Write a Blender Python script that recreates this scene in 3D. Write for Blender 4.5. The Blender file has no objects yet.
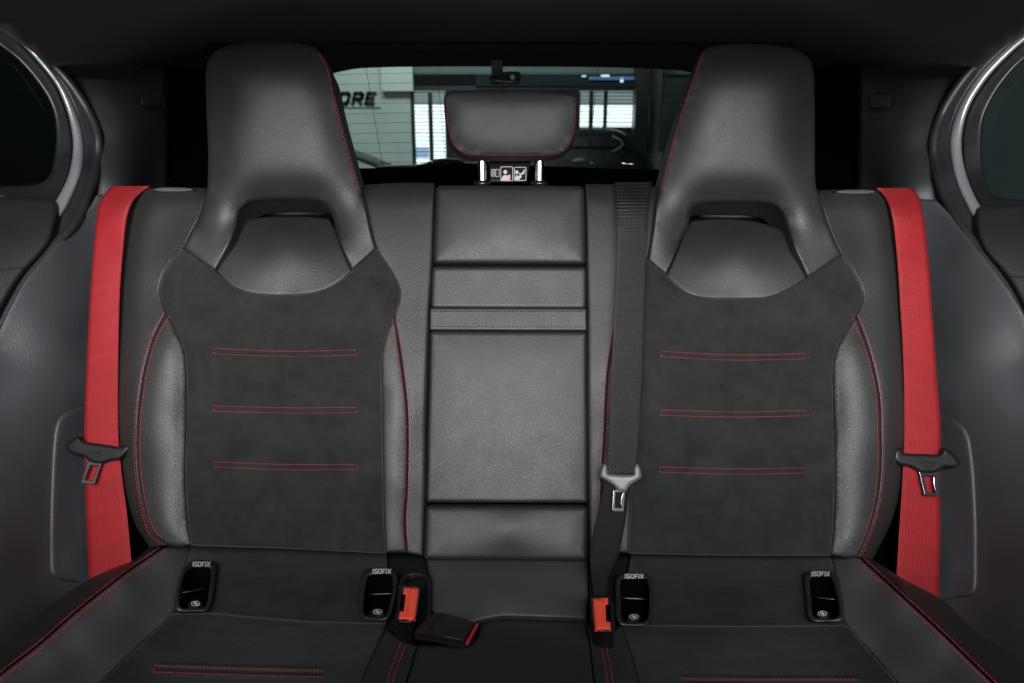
import bpy, math, random
import numpy as np
from mathutils import Vector
from mathutils.geometry import delaunay_2d_cdt

random.seed(4)
SC = bpy.context.scene
COL = SC.collection

# ------------------------------------------------------------------ camera, light, exposure
FPX = 700.0                       # focal length in pixels of the 1024 px wide frame
PITCH = math.radians(15.0)
CAM = np.array([0.0, 0.0, 1.10])
cd = bpy.data.cameras.new("camera"); cam = bpy.data.objects.new("camera", cd); COL.objects.link(cam)
cam.location = CAM; cam.rotation_euler = (math.pi / 2 - PITCH, 0, 0)
cd.sensor_width = 36.0; cd.lens = 36.0 * FPX / 1024.0
cd.clip_start = 0.02; cd.clip_end = 60
cd.dof.use_dof = True; cd.dof.focus_distance = 0.88; cd.dof.aperture_fstop = 7.0
SC.camera = cam

world = bpy.data.worlds.new("World"); SC.world = world; world.use_nodes = True
world.node_tree.nodes["Background"].inputs[0].default_value = (0.75, 0.88, 1.0, 1)
world.node_tree.nodes["Background"].inputs[1].default_value = 0.012

def area(name, loc, target, sx, sy, power, color=(1, 1, 1)):
    l = bpy.data.lights.new(name, 'AREA'); l.shape = 'RECTANGLE'; l.size = sx; l.size_y = sy
    l.energy = power; l.color = color
    o = bpy.data.objects.new(name, l); COL.objects.link(o); o.location = loc
    o.rotation_euler = (Vector(target) - Vector(loc)).to_track_quat('-Z', 'Y').to_euler()
    return o
# soft studio light from the front of the cabin just under the roof, daylight through the front door windows
for sx in (-1, 1):                # two gridded softboxes side by side, aimed at the upper seat backs
    soft = area("cabin_softbox", (0.25 * sx - .02, -0.12, 1.31), (0.45 * sx, 0.95, 1.235), 0.40, 0.34, 9.8, (1.0, 0.985, 0.96)); soft.data.spread = math.radians(94)
area("front_window_light_left", (-0.62, 0.02, 1.13), (0.30, 0.95, 0.80), 0.30, 0.34, 1.5, (0.80, 0.88, 1.0))
area("front_window_light_right", (0.62, 0.02, 1.13), (-0.30, 0.95, 0.80), 0.30, 0.34, 2.5, (0.74, 0.86, 1.0))
area("garage_fill_light", (-0.6, 3.4, 2.75), (-0.6, 4.6, 0.9), 1.6, 0.6, 40, (0.92, 1.0, 0.98))  # unseen lamp added to light the garage wall
SC.view_settings.view_transform = 'Standard'; SC.view_settings.look = 'None'
SC.view_settings.exposure = 0.0; SC.view_settings.gamma = 1.0
SC.cycles.use_denoising = True
SC.cycles.max_bounces = 6; SC.cycles.transparent_max_bounces = 12
SC.cycles.sample_clamp_indirect = 4.0

# ------------------------------------------------------------------ measuring the place from sight lines
Fv = np.array([0, math.cos(PITCH), -math.sin(PITCH)])
Uv = np.array([0, math.sin(PITCH), math.cos(PITCH)])
Rv = np.array([1.0, 0, 0])
def rays(x, y):
    x = np.asarray(x, float); y = np.asarray(y, float)
    return np.multiply.outer((x - 512.0) / FPX, Rv) + np.multiply.outer((341.5 - y) / FPX, Uv) + Fv
class Surf:
    """a plane (point, normal towards the viewer); points lie at height w above it"""
    def __init__(s, o, n):
        s.o = np.asarray(o, float); s.n = np.asarray(n, float) / np.linalg.norm(n)
    def __call__(s, x, y, w):
        d = rays(x, y); w = np.asarray(w, float)
        t = ((s.o - CAM) @ s.n + w) / (d @ s.n)
        return CAM + d * t[..., None]
LEAN = math.radians(24.6)
SB = Surf(CAM + 0.89 * Fv, (0, -math.cos(LEAN), math.sin(LEAN)))        # backrest plane
junction = SB(512, 552, 0.0)
SL = math.radians(8.2)
CU = Surf(junction, (0, math.sin(SL), math.cos(SL)))                    # cushion plane
RF = Surf(CAM + np.array([0, 0, 0.17]), (0, 0.02, -1.0))                # roof lining plane
def at(x, y, Y):
    d = rays(x, y); t = (Y - CAM[1]) / d[..., 1]
    return CAM + d * np.asarray(t)[..., None]
def YP(Y): return Surf((0, Y, 0), (0, -1, 0))

class TPS:
    def __init__(s, pts, lam=1e-4):
        p = np.array(pts, float); s.xy = p[:, :2] / 100.0
        n = len(p); K = s.k(s.xy, s.xy) + lam * np.eye(n)
        A = np.zeros((n + 3, n + 3)); A[:n, :n] = K
        A[:n, n] = 1; A[:n, n + 1:] = s.xy; A[n, :n] = 1; A[n + 1:, :n] = s.xy.T
        s.c = np.linalg.solve(A, np.concatenate([p[:, 2], [0, 0, 0]]))
    @staticmethod
    def k(a, b):
        r2 = ((a[:, None, :] - b[None]) ** 2).sum(-1)
        return 0.5 * r2 * np.log(r2 + 1e-12)
    def __call__(s, x, y):
        q = np.stack([np.ravel(x), np.ravel(y)], 1) / 100.0
        n = len(s.xy)
        v = s.k(q, s.xy) @ s.c[:n] + s.c[n] + q @ s.c[n + 1:]
        return v.reshape(np.shape(x))
def const(v): return lambda x, y: np.full(np.shape(x), float(v))
def plus(f, dz): return lambda x, y: f(x, y) + dz
def mir(pts, dy=5.0): return [(1025 - p[0], p[1] + dy) + tuple(p[2:]) for p in pts]

# ------------------------------------------------------------------ 2-D outlines
def curve(pts, closed=False, step=2.0):
    """Catmull-Rom through (x, y[, 'c']) ; 'c' marks a sharp corner"""
    P = [np.array(p[:2], float) for p in pts]; sharp = [len(p) > 2 and p[2] == 'c' for p in pts]
    n = len(P); out = []
    segs = n if closed else n - 1
    for i in range(segs):
        p1, p2 = P[i], P[(i + 1) % n]
        p0 = P[i - 1] if (i > 0 or closed) else p1
        p3 = P[(i + 2) % n] if (i + 2 < n or closed) else p2
        if sharp[i]: p0 = p1
        if sharp[(i + 1) % n]: p3 = p2
        L = np.linalg.norm(p2 - p1); m = max(1, int(round(L / step)))
        d01 = max(np.linalg.norm(p1 - p0), 1e-6); d23 = max(np.linalg.norm(p3 - p2), 1e-6)
        t1 = (p2 - p0) * (L / (L + d01)) if np.linalg.norm(p1 - p0) > 0 else (p2 - p1)
        t2 = (p3 - p1) * (L / (L + d23)) if np.linalg.norm(p3 - p2) > 0 else (p2 - p1)
        for k in range(m):
            t = k / m; t_2 = t * t; t_3 = t_2 * t
            out.append((2*t_3 - 3*t_2 + 1) * p1 + (t_3 - 2*t_2 + t) * t1 + (-2*t_3 + 3*t_2) * p2 + (t_3 - t_2) * t2)
    if not closed: out.append(P[-1])
    return np.array(out)
def resample(c, n, closed=False):
    q = np.vstack([c, c[:1]]) if closed else c
    s = np.concatenate([[0], np.cumsum(np.linalg.norm(np.diff(q, axis=0), axis=1))])
    t = np.linspace(0, s[-1], n + 1)[:-1] if closed else np.linspace(0, s[-1], n)
    return np.stack([np.interp(t, s, q[:, 0]), np.interp(t, s, q[:, 1])], 1)
def offset(c, d):
    t = np.gradient(c, axis=0); t /= np.linalg.norm(t, axis=1)[:, None] + 1e-9
    return c + d * np.stack([-t[:, 1], t[:, 0]], 1)
def bdist(q, b):
    a = b; e = np.roll(b, -1, 0) - a; L2 = (e ** 2).sum(1) + 1e-12
    best = np.full(len(q), 1e9)
    for i0 in range(0, len(q), 1500):
        d = q[i0:i0 + 1500, None, :] - a[None]
        t = np.clip((d * e[None]).sum(-1) / L2, 0, 1)
        best[i0:i0 + 1500] = np.sqrt(((d - t[..., None] * e[None]) ** 2).sum(-1)).min(1)
    return best
def near_field(v, w):
    def f(x, y):
        q = np.stack([np.ravel(x), np.ravel(y)], 1).astype(float); o = np.zeros(len(q))
        for i in range(len(q)):
            d2 = ((v - q[i]) ** 2).sum(1); k = np.argpartition(d2, 4)[:4]; g = 1 / (d2[k] + .05); o[i] = (w[k] * g).sum() / g.sum()
        return o.reshape(np.shape(x))
    return f
def odist(q, c):
    a = c[:-1]; e = c[1:] - a; L2 = (e ** 2).sum(1) + 1e-12; best = np.full(len(q), 1e9)
    for i0 in range(0, len(q), 1500):
        d = q[i0:i0 + 1500, None, :] - a[None]; t = np.clip((d * e[None]).sum(-1) / L2, 0, 1)
        best[i0:i0 + 1500] = np.sqrt(((d - t[..., None] * e[None]) ** 2).sum(-1)).min(1)
    return best
def inside(q, b):
    r = np.zeros(len(q), bool); a = b; c = np.roll(b, -1, 0)
    for (x1, y1), (x2, y2) in zip(a, c):
        if y1 == y2: continue
        m = ((y1 > q[:, 1]) != (y2 > q[:, 1])) & (q[:, 0] < (x2 - x1) * (q[:, 1] - y1) / (y2 - y1) + x1)
        r ^= m
    return r

# ------------------------------------------------------------------ scene helpers
def thing(name, label, cat, loc, group=None):
    o = bpy.data.objects.new(name, None); COL.objects.link(o); o.location = loc
    o.empty_display_size = 0.05
    o['label'] = label; o['category'] = cat
    if group: o['group'] = group
    return o
def root_of(o):
    while o.parent: o = o.parent
    return o
def link(name, V, Fc, mat, parent=None, smooth=True, uv=None):
    V = np.asarray(V, float)
    if parent is not None: V = V - np.array(root_of(parent).location)
    me = bpy.data.meshes.new(name); me.from_pydata([tuple(v) for v in V], [], [tuple(int(i) for i in f) for f in Fc])
    me.validate(); me.materials.append(mat)
    if smooth: me.polygons.foreach_set('use_smooth', [True] * len(me.polygons))
    if uv is not None:
        L = me.uv_layers.new(name="UVMap")
        idx = np.zeros(len(me.loops), int); me.loops.foreach_get('vertex_index', idx)
        L.data.foreach_set('uv', np.asarray(uv, float)[idx].ravel())
    me.update()
    o = bpy.data.objects.new(name, me); COL.objects.link(o)
    if parent is not None: o.parent = parent
    return o
def tag(o, label, cat, group=None):
    o['label'] = label; o['category'] = cat
    if group: o['group'] = group
    return o
def struct(o): o['kind'] = 'structure'; return o

def panel_mesh(outline, wf, proj, r=3.0, depth=0.004, step=5.0, thick=0.02, bulge=0.0, R=30.0, bstep=2.0, raw=False, drops=(), smooth=0, out=None, holes=()):
    b = outline if raw else curve(outline, True, bstep)
    area2 = (b[:, 0] * np.roll(b[:, 1], -1) - np.roll(b[:, 0], -1) * b[:, 1]).sum()
    if area2 > 0: b = b[::-1]
    nb = len(b); x0, y0 = b.min(0); x1, y1 = b.max(0)
    pts = []
    if r > 0:
        for f_ in (0.12, 0.35, 0.65, 1.0):
            for sg in (1, -1):
                o = offset(np.vstack([b[-1:], b, b[:1]]), sg * f_ * r)[1:-1]
                pts.append(o)
    gx = np.arange(x0 + step * .5, x1, step); gy = np.arange(y0 + step * .5, y1, step * .87)
    G = np.array([(x + (j % 2) * step * .5, y) for j, y in enumerate(gy) for x in gx]).reshape(-1, 2)
    q = []
    if pts:
        rp = np.vstack(pts); rp = rp[inside(rp, b)]
        dd = bdist(rp, b); keep = dd > 0.1 * r; rp = rp[keep]; q.append(rp)
    if len(G):
        G = G[inside(G, b)]
        if len(G): G = G[bdist(G, b) > max(r * 1.2, step * .35)]
        q.append(G)
    q = np.vstack(q) if q else np.zeros((0, 2))
    allp = np.vstack([b, q])
    v, e, fcs, *_ = delaunay_2d_cdt([Vector(p) for p in allp], [], [list(range(nb))], 1, 1e-5)
    v = np.array([tuple(p) for p in v])
    d = bdist(v, b)
    w = wf(v[:, 0], v[:, 1])
    if bulge: 
        s = np.clip(d / R, 0, 1); w = w + bulge * np.sin(s * math.pi / 2)
    for pl, B, R_ in drops:
        dd = odist(v, curve(pl, False, 2.0)); w = w - B * (1 - np.sin(np.clip(dd / R_, 0, 1) * math.pi / 2))
    if smooth:
        E = np.array([(f[i], f[i-1]) for f in fcs for i in range(len(f))]); E = np.vstack([E, E[:, ::-1]])
        E = np.unique(E, axis=0); deg = np.bincount(E[:, 0], minlength=len(v)); free = d > 0.3
        for _ in range(smooth):
            a_ = np.bincount(E[:, 0], weights=w[E[:, 1]], minlength=len(v)) / np.maximum(deg, 1)
            w = np.where(free, .4 * w + .6 * a_, w)
    if out is not None: out.append(near_field(v, w))
    if r > 0 and depth: w = w - depth * (1 - np.sqrt(1 - (1 - np.clip(d / r, 0, 1)) ** 2))
    V = proj(v[:, 0], v[:, 1], w)
    Fc = []
    if holes:
        cen = np.array([v[list(f)].mean(0) for f in fcs]); bad = np.zeros(len(cen), bool)
        for h in holes: bad |= inside(cen, np.asarray(h, float))
        fcs = [f for f, b_ in zip(fcs, bad) if not b_]
    for f in fcs:
        a, c, g = (v[f[0]], v[f[1]], v[f[2]])
        cr = (c[0]-a[0])*(g[1]-a[1]) - (c[1]-a[1])*(g[0]-a[0])
        Fc.append(list(f) if cr < 0 else list(f)[::-1])
    # skirt
    cnt = {}
    for f in Fc:
        for i in range(len(f)):
            cnt[(f[i], f[(i + 1) % len(f)])] = 1
    edges = [(i, j) for (i, j) in cnt if (j, i) not in cnt and d[i] < .01 and d[j] < .01]
    if thick:
        nv = len(V); m = {}; extra = []
        for i, j in edges:
            for k in (i, j):
                if k not in m:
                    m[k] = nv + len(extra); extra.append(V[k] - proj.n * thick)
        V = np.vstack([V, np.array(extra)])
        Fc += [[j, i, m[i], m[j]] for i, j in edges]
    return V, Fc
def panel(name, outline, wf, mat, parent, proj=None, **kw):
    V, Fc = panel_mesh(outline, wf, proj or SB, **kw)
    return link(name, V, Fc, mat, parent)

def tube_mesh(pts, rad, n=8, closed=False, caps=True):
    P = np.array(pts, float); m = len(P)
    T = np.gradient(P, axis=0) if not closed else (np.roll(P, -1, 0) - np.roll(P, 1, 0))
    T /= np.linalg.norm(T, axis=1)[:, None] + 1e-12
    rad = np.full(m, rad) if np.isscalar(rad) else np.asarray(rad)
    ref = np.array([0, -0.6, 0.8]); V = []
    for i in range(m):
        rf = ref if abs(T[i] @ ref) < 0.95 else np.array([1.0, 0, 0])
        a = np.cross(T[i], rf); a /= np.linalg.norm(a); bb = np.cross(T[i], a)
        for k in range(n):
            th = 2 * math.pi * k / n
            V.append(P[i] + rad[i] * (math.cos(th) * a + math.sin(th) * bb))
    Fc = []
    for i in range(m if closed else m - 1):
        j = (i + 1) % m
        for k in range(n):
            l = (k + 1) % n
            Fc.append([i*n + k, i*n + l, j*n + l, j*n + k])
    if caps and not closed:
        Fc.append(list(range(n))[::-1]); Fc.append([(m-1)*n + k for k in range(n)])
    return np.array(V), Fc
class MB:
    def __init__(s): s.V = []; s.F = []; s.n = 0
    def add(s, V, Fc):
        s.V.append(np.asarray(V, float)); s.F += [[i + s.n for i in f] for f in Fc]; s.n += len(V); return s
    def box(s, lo, hi):
        (x0, y0, z0), (x1, y1, z1) = lo, hi
        V = [(x, y, z) for x in (x0, x1) for y in (y0, y1) for z in (z0, z1)]
        return s.add(V, [(0,1,3,2),(4,6,7,5),(0,4,5,1),(2,3,7,6),(0,2,6,4),(1,5,7,3)])
    def link(s, name, mat, parent=None, smooth=True): return link(name, np.vstack(s.V), s.F, mat, parent, smooth)
def tube(name, pts, rad, mat, parent, n=8, **k): 
    V, Fc = tube_mesh(pts, rad, n, **k); return link(name, V, Fc, mat, parent)
def on(path, wf, proj, lift=0.0):
    c = np.asarray(path, float); return proj(c[:, 0], c[:, 1], wf(c[:, 0], c[:, 1]) + lift)

def stitch_mesh(mb, path, wf, proj, dash=2.3, gap=1.0, rad=0.00036, lift=0.0002):
    c = curve(path, False, 1.0) if not isinstance(path, np.ndarray) else path
    L = np.linalg.norm(np.diff(c, axis=0), axis=1).sum(); n = max(1, int(L / (dash + gap)))
    s = np.concatenate([[0], np.cumsum(np.linalg.norm(np.diff(c, axis=0), axis=1))])
    for i in range(n):
        d0 = i * (dash + gap); tt = np.array([d0, d0 + dash * .25, d0 + dash * .75, d0 + dash])
        q = np.stack([np.interp(tt, s, c[:, 0]), np.interp(tt, s, c[:, 1])], 1)
        q[:, 1] += random.uniform(-.12, .12)
        p = on(q, wf, proj, lift); p[0] -= proj.n * 0.0006; p[-1] -= proj.n * 0.0006
        mb.add(*tube_mesh(p, rad * random.uniform(.9, 1.1), 5))
def stitching(name, paths, wf, proj, mat, parent, **k):
    mb = MB()
    for p in paths: stitch_mesh(mb, p, wf, proj, **k)
    return mb.link(name, mat, parent)
def seam_pair(path, d):
    c = curve(path, False, 1.0); return [offset(c, d), offset(c, -d)]

def ribbon(name, le, re, wf, proj, mat, parent, n=70, m=8, th=0.0012, crown=0.0):
    a = resample(curve(le), n); b = resample(curve(re), n)
    V = []; uv = []
    t = np.linspace(0, 1, m)
    grid = a[:, None, :] * (1 - t)[None, :, None] + b[:, None, :] * t[None, :, None]
    X, Y = grid[..., 0], grid[..., 1]
    w = wf(X, Y) + crown * (1 - (2 * t - 1) ** 2)[None, :]
    top = proj(X.ravel(), Y.ravel(), w.ravel()); bot = top - proj.n * th
    cen = top.reshape(n, m, 3)[:, m // 2]; s = np.concatenate([[0], np.cumsum(np.linalg.norm(np.diff(cen, axis=0), axis=1))])
    u = np.stack([np.tile(t * 0.047, n), np.repeat(s, m)], 1)
    N = n * m; Fc = []
    for i in range(n - 1):
        for j in range(m - 1):
            p = i * m + j; Fc.append([p, p + m, p + m + 1, p + 1]); q = p + N; Fc.append([q, q + 1, q + m + 1, q + m])
    for i in range(n - 1):
        p = i * m; Fc.append([p, p + N, p + N + m, p + m]); p = i * m + m - 1; Fc.append([p, p + m, p + m + N, p + N])
    return link(name, np.vstack([top, bot]), Fc, mat, parent, uv=np.vstack([u, u]))

def ring_mesh(outer, inner, wf, proj, lip=0.003, recess=0.02, n=72, shrink=0.9):
    o = resample(curve(outer, True, 1.0), n, True); i_ = resample(curve(inner, True, 1.0), n, True)
    k = np.argmin(((i_ - o[0]) ** 2).sum(1)); i_ = np.roll(i_, -k, 0)
    if ((np.roll(i_, -3, 0) - o[3]) ** 2).sum() > ((np.roll(i_, 3, 0) - o[3]) ** 2).sum() and False: i_ = i_[::-1]
    rings = []
    for f, h in ((0, -0.004), (0.0, 0.0005), (0.06, lip * .6), (0.2, lip), (0.75, lip * .9), (0.92, lip * .6), (1.0, 0.0)):
        q = o * (1 - f) + i_ * f; rings.append(proj(q[:, 0], q[:, 1], wf(q[:, 0], q[:, 1]) + h))
    p = proj(i_[:, 0], i_[:, 1], wf(i_[:, 0], i_[:, 1])); cc = p.mean(0); nn = np.linalg.svd(p - cc)[2][2]
    if nn @ proj.n < 0: nn = -nn
    for f, h in ((0.98, -recess * .3), (shrink, -recess)): rings.append(cc + (p - cc) * f + nn * h)
    V = np.vstack(rings); Fc = []
    for a in range(len(rings) - 1):
        for j in range(n):
            l = (j + 1) % n; Fc.append([a*n + j, a*n + l, (a+1)*n + l, (a+1)*n + j])
    k = 7 * n; lipF = [f for f in Fc if max(f) < k]; sockF = [[i - 6*n for i in f] for f in Fc if min(f) >= 6*n]
    return V[:k], lipF, V[6*n:], sockF, rings[-1] + nn * .0006, p, nn

def lettering(name, q, Fc, wf, proj, mat, parent, lift=0.0006, skew=0.0):
    q = q.copy()
    if skew: q[:, 1] += skew * (q[:, 0] - q[:, 0].min())
    return link(name, on(q, wf, proj, lift), Fc, mat, parent, smooth=False)
GLYPH = {'I': (0.9, [[(.45,0),(.45,1)]]), 'S': (2.6, [[(2.5,.1),(2.1,0),(.5,0),(.1,.12),(.1,.36),(.5,.5),(2.1,.5),(2.5,.64),(2.5,.88),(2.1,1),(.5,1),(.1,.9)]]),
 'O': (3.0, [[(.7,0),(2.3,0),(2.8,.2),(2.8,.8),(2.3,1),(.7,1),(.2,.8),(.2,.2),(.7,0)]]), 'F': (2.3, [[(.2,1),(.2,0),(2.2,0)],[(.2,.5),(1.9,.5)]]),
 'X': (2.8, [[(.1,0),(2.7,1)],[(2.7,0),(.1,1)]]), 'R': (2.8, [[(.3,1),(.3,0),(2.1,0),(2.6,.14),(2.6,.42),(2.1,.58),(.3,.58)],[(1.5,.58),(2.6,1)]]), 'E': (2.5, [[(2.4,0),(.3,0),(.3,1),(2.4,1)],[(.3,.5),(2.1,.5)]])}
def strokes_px(word, x0, x1, y0, y1, th, shear=0.0, gap=.9):
    tot = sum(GLYPH[c][0] for c in word) + gap * (len(word) - 1); k = (x1 - x0) / tot; V = []; Fc = []; cx = 0.0; h = y1 - y0
    for c in word:
        for st in GLYPH[c][1]:
            P = np.array([(x0 + (cx + px) * k + shear * (1 - py) * h, y0 + th/2 + py * (h - th)) for px, py in st])
            for a, b in zip(P[:-1], P[1:]):
                t = (b - a) / np.linalg.norm(b - a); n = np.array([-t[1], t[0]]) * th / 2; e = t * th * .42; m = len(V)
                V += [a - e + n, b + e + n, b + e - n, a - e - n]; Fc.append([m, m+1, m+2, m+3])
        cx += GLYPH[c][0] + gap
    return np.array(V), Fc
def ell(cx, cy, rx, ry, n=28, rot=0.0):
    t = np.linspace(0, 2 * math.pi, n, endpoint=False); c, s = math.cos(rot), math.sin(rot)
    return np.stack([cx + rx*np.cos(t)*c - ry*np.sin(t)*s, cy + rx*np.cos(t)*s + ry*np.sin(t)*c], 1)
def rrect(x0, y0, x1, y1, r, n=5):
    out = []
    for cx, cy, a in ((x1-r, y0+r, -90), (x1-r, y1-r, 0), (x0+r, y1-r, 90), (x0+r, y0+r, 180)):
        for k in range(n + 1):
            t = math.radians(a + 90 * k / n); out.append((cx + r*math.cos(t), cy + r*math.sin(t)))
    return np.array(out)
def ring2(mb, o, i_, wf, proj, lift):
    n = len(o); V = on(np.vstack([o, i_]), wf, proj, lift)
    mb.add(V, [[j, (j+1) % n, n + (j+1) % n, n + j] for j in range(n)])
def disc2(mb, o, wf, proj, lift):
    mb.add(on(o, wf, proj, lift), [list(range(len(o)))])

# ------------------------------------------------------------------ materials
def mat(name, base=(.02, .02, .02), rough=.5, spec=.5, metal=0.0, **kw):
    m = bpy.data.materials.new(name); m.use_nodes = True; b = m.node_tree.nodes["Principled BSDF"]
    b.inputs["Base Color"].default_value = (*base, 1); b.inputs["Roughness"].default_value = rough
    b.inputs["Specular IOR Level"].default_value = spec; b.inputs["Metallic"].default_value = metal
    for k, v in kw.items(): b.inputs[k.replace('_', ' ')].default_value = v
    return m
def nd(m, t, **ins):
    n = m.node_tree.nodes.new(t)
    for k, v in ins.items():
        n.inputs[k.replace('_', ' ')].default_value = v
    return n
def lk(m, a, b): m.node_tree.links.new(a, b)
def ramp(m, src, stops):
    r = m.node_tree.nodes.new("ShaderNodeValToRGB"); e = r.color_ramp.elements
    e[0].position, e[0].color = stops[0][0], (*stops[0][1], 1); e[1].position, e[1].color = stops[-1][0], (*stops[-1][1], 1)
    lk(m, src, r.inputs[0]); return r
def maprange(m, src, a, b, c=0.0, d=1.0):
    r = nd(m, "ShaderNodeMapRange"); r.inputs[1].default_value = c; r.inputs[2].default_value = d
    r.inputs[3].default_value = a; r.inputs[4].default_value = b; lk(m, src, r.inputs[0]); return r.outputs[0]

def leather(name, base, rough, grain=950.0, gs=0.58, spec=0.5):
    m = mat(name, base, rough, spec); b = m.node_tree.nodes["Principled BSDF"]
    tc = nd(m, "ShaderNodeTexCoord")
    no = nd(m, "ShaderNodeTexNoise", Scale=260.0, Detail=2.0); lk(m, tc.outputs["Object"], no.inputs["Vector"])
    mx = nd(m, "ShaderNodeMixRGB"); mx.blend_type = 'ADD'; mx.inputs[0].default_value = 0.0012
    lk(m, tc.outputs["Object"], mx.inputs[1]); lk(m, no.outputs["Color"], mx.inputs[2])
    vo = nd(m, "ShaderNodeTexVoronoi", Scale=grain); vo.feature = 'SMOOTH_F1'; vo.inputs["Smoothness"].default_value = 0.3
    lk(m, mx.outputs[0], vo.inputs["Vector"])
    b1 = nd(m, "ShaderNodeBump", Strength=gs, Distance=0.00045); b1.invert = True; lk(m, vo.outputs["Distance"], b1.inputs["Height"])
    n2 = nd(m, "ShaderNodeTexNoise", Scale=14.0, Detail=4.0, Roughness=.55); lk(m, tc.outputs["Object"], n2.inputs["Vector"])
    b2 = nd(m, "ShaderNodeBump", Strength=.12, Distance=0.002); lk(m, n2.outputs["Fac"], b2.inputs["Height"])
    lk(m, b2.outputs[0], b1.inputs["Normal"]); lk(m, b1.outputs[0], b.inputs["Normal"])
    n3 = nd(m, "ShaderNodeTexNoise", Scale=38.0, Detail=5.0); lk(m, tc.outputs["Object"], n3.inputs["Vector"])
    lk(m, maprange(m, n3.outputs["Fac"], rough - .03, rough + .035, .3, .7), b.inputs["Roughness"])
    return m
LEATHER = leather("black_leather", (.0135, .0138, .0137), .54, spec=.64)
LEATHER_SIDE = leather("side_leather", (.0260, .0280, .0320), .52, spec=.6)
LEATHER_CUSHION = leather("cushion_leather", (.046, .0475, .050), .55, spec=.6)  # base lightened in place of the light the cushion lacks
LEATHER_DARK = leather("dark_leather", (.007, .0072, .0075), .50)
CLOTH = leather("dark_cloth", (.026, .027, .029), .8, 900, .3, .12)

def suede(name, base, sheen=.16):
    m = mat(name, base, .95, .15); b = m.node_tree.nodes["Principled BSDF"]
    b.inputs["Sheen Weight"].default_value = sheen; b.inputs["Sheen Roughness"].default_value = .45
    tc = nd(m, "ShaderNodeTexCoord")
    n1 = nd(m, "ShaderNodeTexNoise", Scale=22.0, Detail=9.0, Roughness=.72, Distortion=.5); lk(m, tc.outputs["Object"], n1.inputs["Vector"])
    n2 = nd(m, "ShaderNodeTexNoise", Scale=1400.0, Detail=2.0); lk(m, tc.outputs["Object"], n2.inputs["Vector"])
    mp = nd(m, "ShaderNodeMapping"); mp.inputs["Rotation"].default_value = (.3, .6, .5); mp.inputs["Scale"].default_value = (9, 60, 9)
    lk(m, tc.outputs["Object"], mp.inputs["Vector"])
    n3 = nd(m, "ShaderNodeTexNoise", Scale=1.0, Detail=3.0, Distortion=.6); lk(m, mp.outputs[0], n3.inputs["Vector"])
    ad = nd(m, "ShaderNodeMath"); ad.operation = 'MULTIPLY_ADD'; ad.inputs[1].default_value = .35
    lk(m, n3.outputs["Fac"], ad.inputs[0]); lk(m, n1.outputs["Fac"], ad.inputs[2])
    k = 1.0
    r = ramp(m, ad.outputs[0], ((.50, tuple(c * .72 for c in base)), (.86, tuple(c * 1.5 for c in base)))); lk(m, r.outputs[0], b.inputs["Base Color"])
    b1 = nd(m, "ShaderNodeBump", Strength=.5, Distance=.0004); lk(m, n2.outputs["Fac"], b1.inputs["Height"])
    b2 = nd(m, "ShaderNodeBump", Strength=.35, Distance=.003); lk(m, n1.outputs["Fac"], b2.inputs["Height"]); lk(m, b2.outputs[0], b1.inputs["Normal"])
    lk(m, b1.outputs[0], b.inputs["Normal"])
    return m
SUEDE = suede("black_suede", (.0122, .0128, .0125))
SUEDE_SEAT = suede("cushion_suede", (.0095, .0101, .0099), .12)

def webbing(name, base, rough=.55, rib=0.0016, spec=.4, bs=.6):
    m = mat(name, base, rough, spec); b = m.node_tree.nodes["Principled BSDF"]
    tc = nd(m, "ShaderNodeTexCoord")
    sp = nd(m, "ShaderNodeSeparateXYZ"); lk(m, tc.outputs["UV"], sp.inputs[0])
    def sine(src, k, ph=None):
        a = nd(m, "ShaderNodeMath"); a.operation = 'MULTIPLY'; a.inputs[1].default_value = k; lk(m, src, a.inputs[0]); s_ = a.outputs[0]
        if ph is not None:
            p = nd(m, "ShaderNodeMath"); p.operation = 'ADD'; lk(m, s_, p.inputs[0]); lk(m, ph, p.inputs[1]); s_ = p.outputs[0]
        c = nd(m, "ShaderNodeMath"); c.operation = 'SINE'; lk(m, s_, c.inputs[0]); return c.outputs[0]
    nz = nd(m, "ShaderNodeTexNoise", Scale=300.0, Detail=3.0); lk(m, tc.outputs["UV"], nz.inputs["Vector"])
    phn = maprange(m, nz.outputs["Fac"], -2.0, 2.0)
    ph = nd(m, "ShaderNodeMath"); ph.operation = 'MULTIPLY_ADD'; ph.inputs[1].default_value = 1.6; lk(m, sine(sp.outputs[0], 2*math.pi/0.0031), ph.inputs[0]); lk(m, phn, ph.inputs[2])
    v = sine(sp.outputs[1], 2 * math.pi / rib, ph.outputs[0])
    mul = nd(m, "ShaderNodeMath"); mul.operation = 'MULTIPLY_ADD'; mul.inputs[1].default_value = .5; lk(m, sine(sp.outputs[0], 2*math.pi/0.00155), mul.inputs[0]); lk(m, v, mul.inputs[2])
    b1 = nd(m, "ShaderNodeBump", Strength=bs, Distance=.00025); lk(m, mul.outputs[0], b1.inputs["Height"])
    mp2 = nd(m, "ShaderNodeMapping"); mp2.inputs["Scale"].default_value = (14, 95, 1); lk(m, tc.outputs["UV"], mp2.inputs[0])
    n2 = nd(m, "ShaderNodeTexNoise", Scale=1.0, Detail=4.0); lk(m, mp2.outputs[0], n2.inputs["Vector"])
    b2 = nd(m, "ShaderNodeBump", Strength=.5, Distance=.0016); lk(m, n2.outputs["Fac"], b2.inputs["Height"]); lk(m, b2.outputs[0], b1.inputs["Normal"])
    lk(m, b1.outputs[0], b.inputs["Normal"])
    r = ramp(m, n2.outputs["Fac"], ((.3, tuple(c * .86 for c in base)), (.7, tuple(c * 1.1 for c in base)))); lk(m, r.outputs[0], b.inputs["Base Color"])
    return m
RED_WEB = webbing("red_webbing", (.26, .009, .013), .50, .0012, .5, .7)
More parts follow.
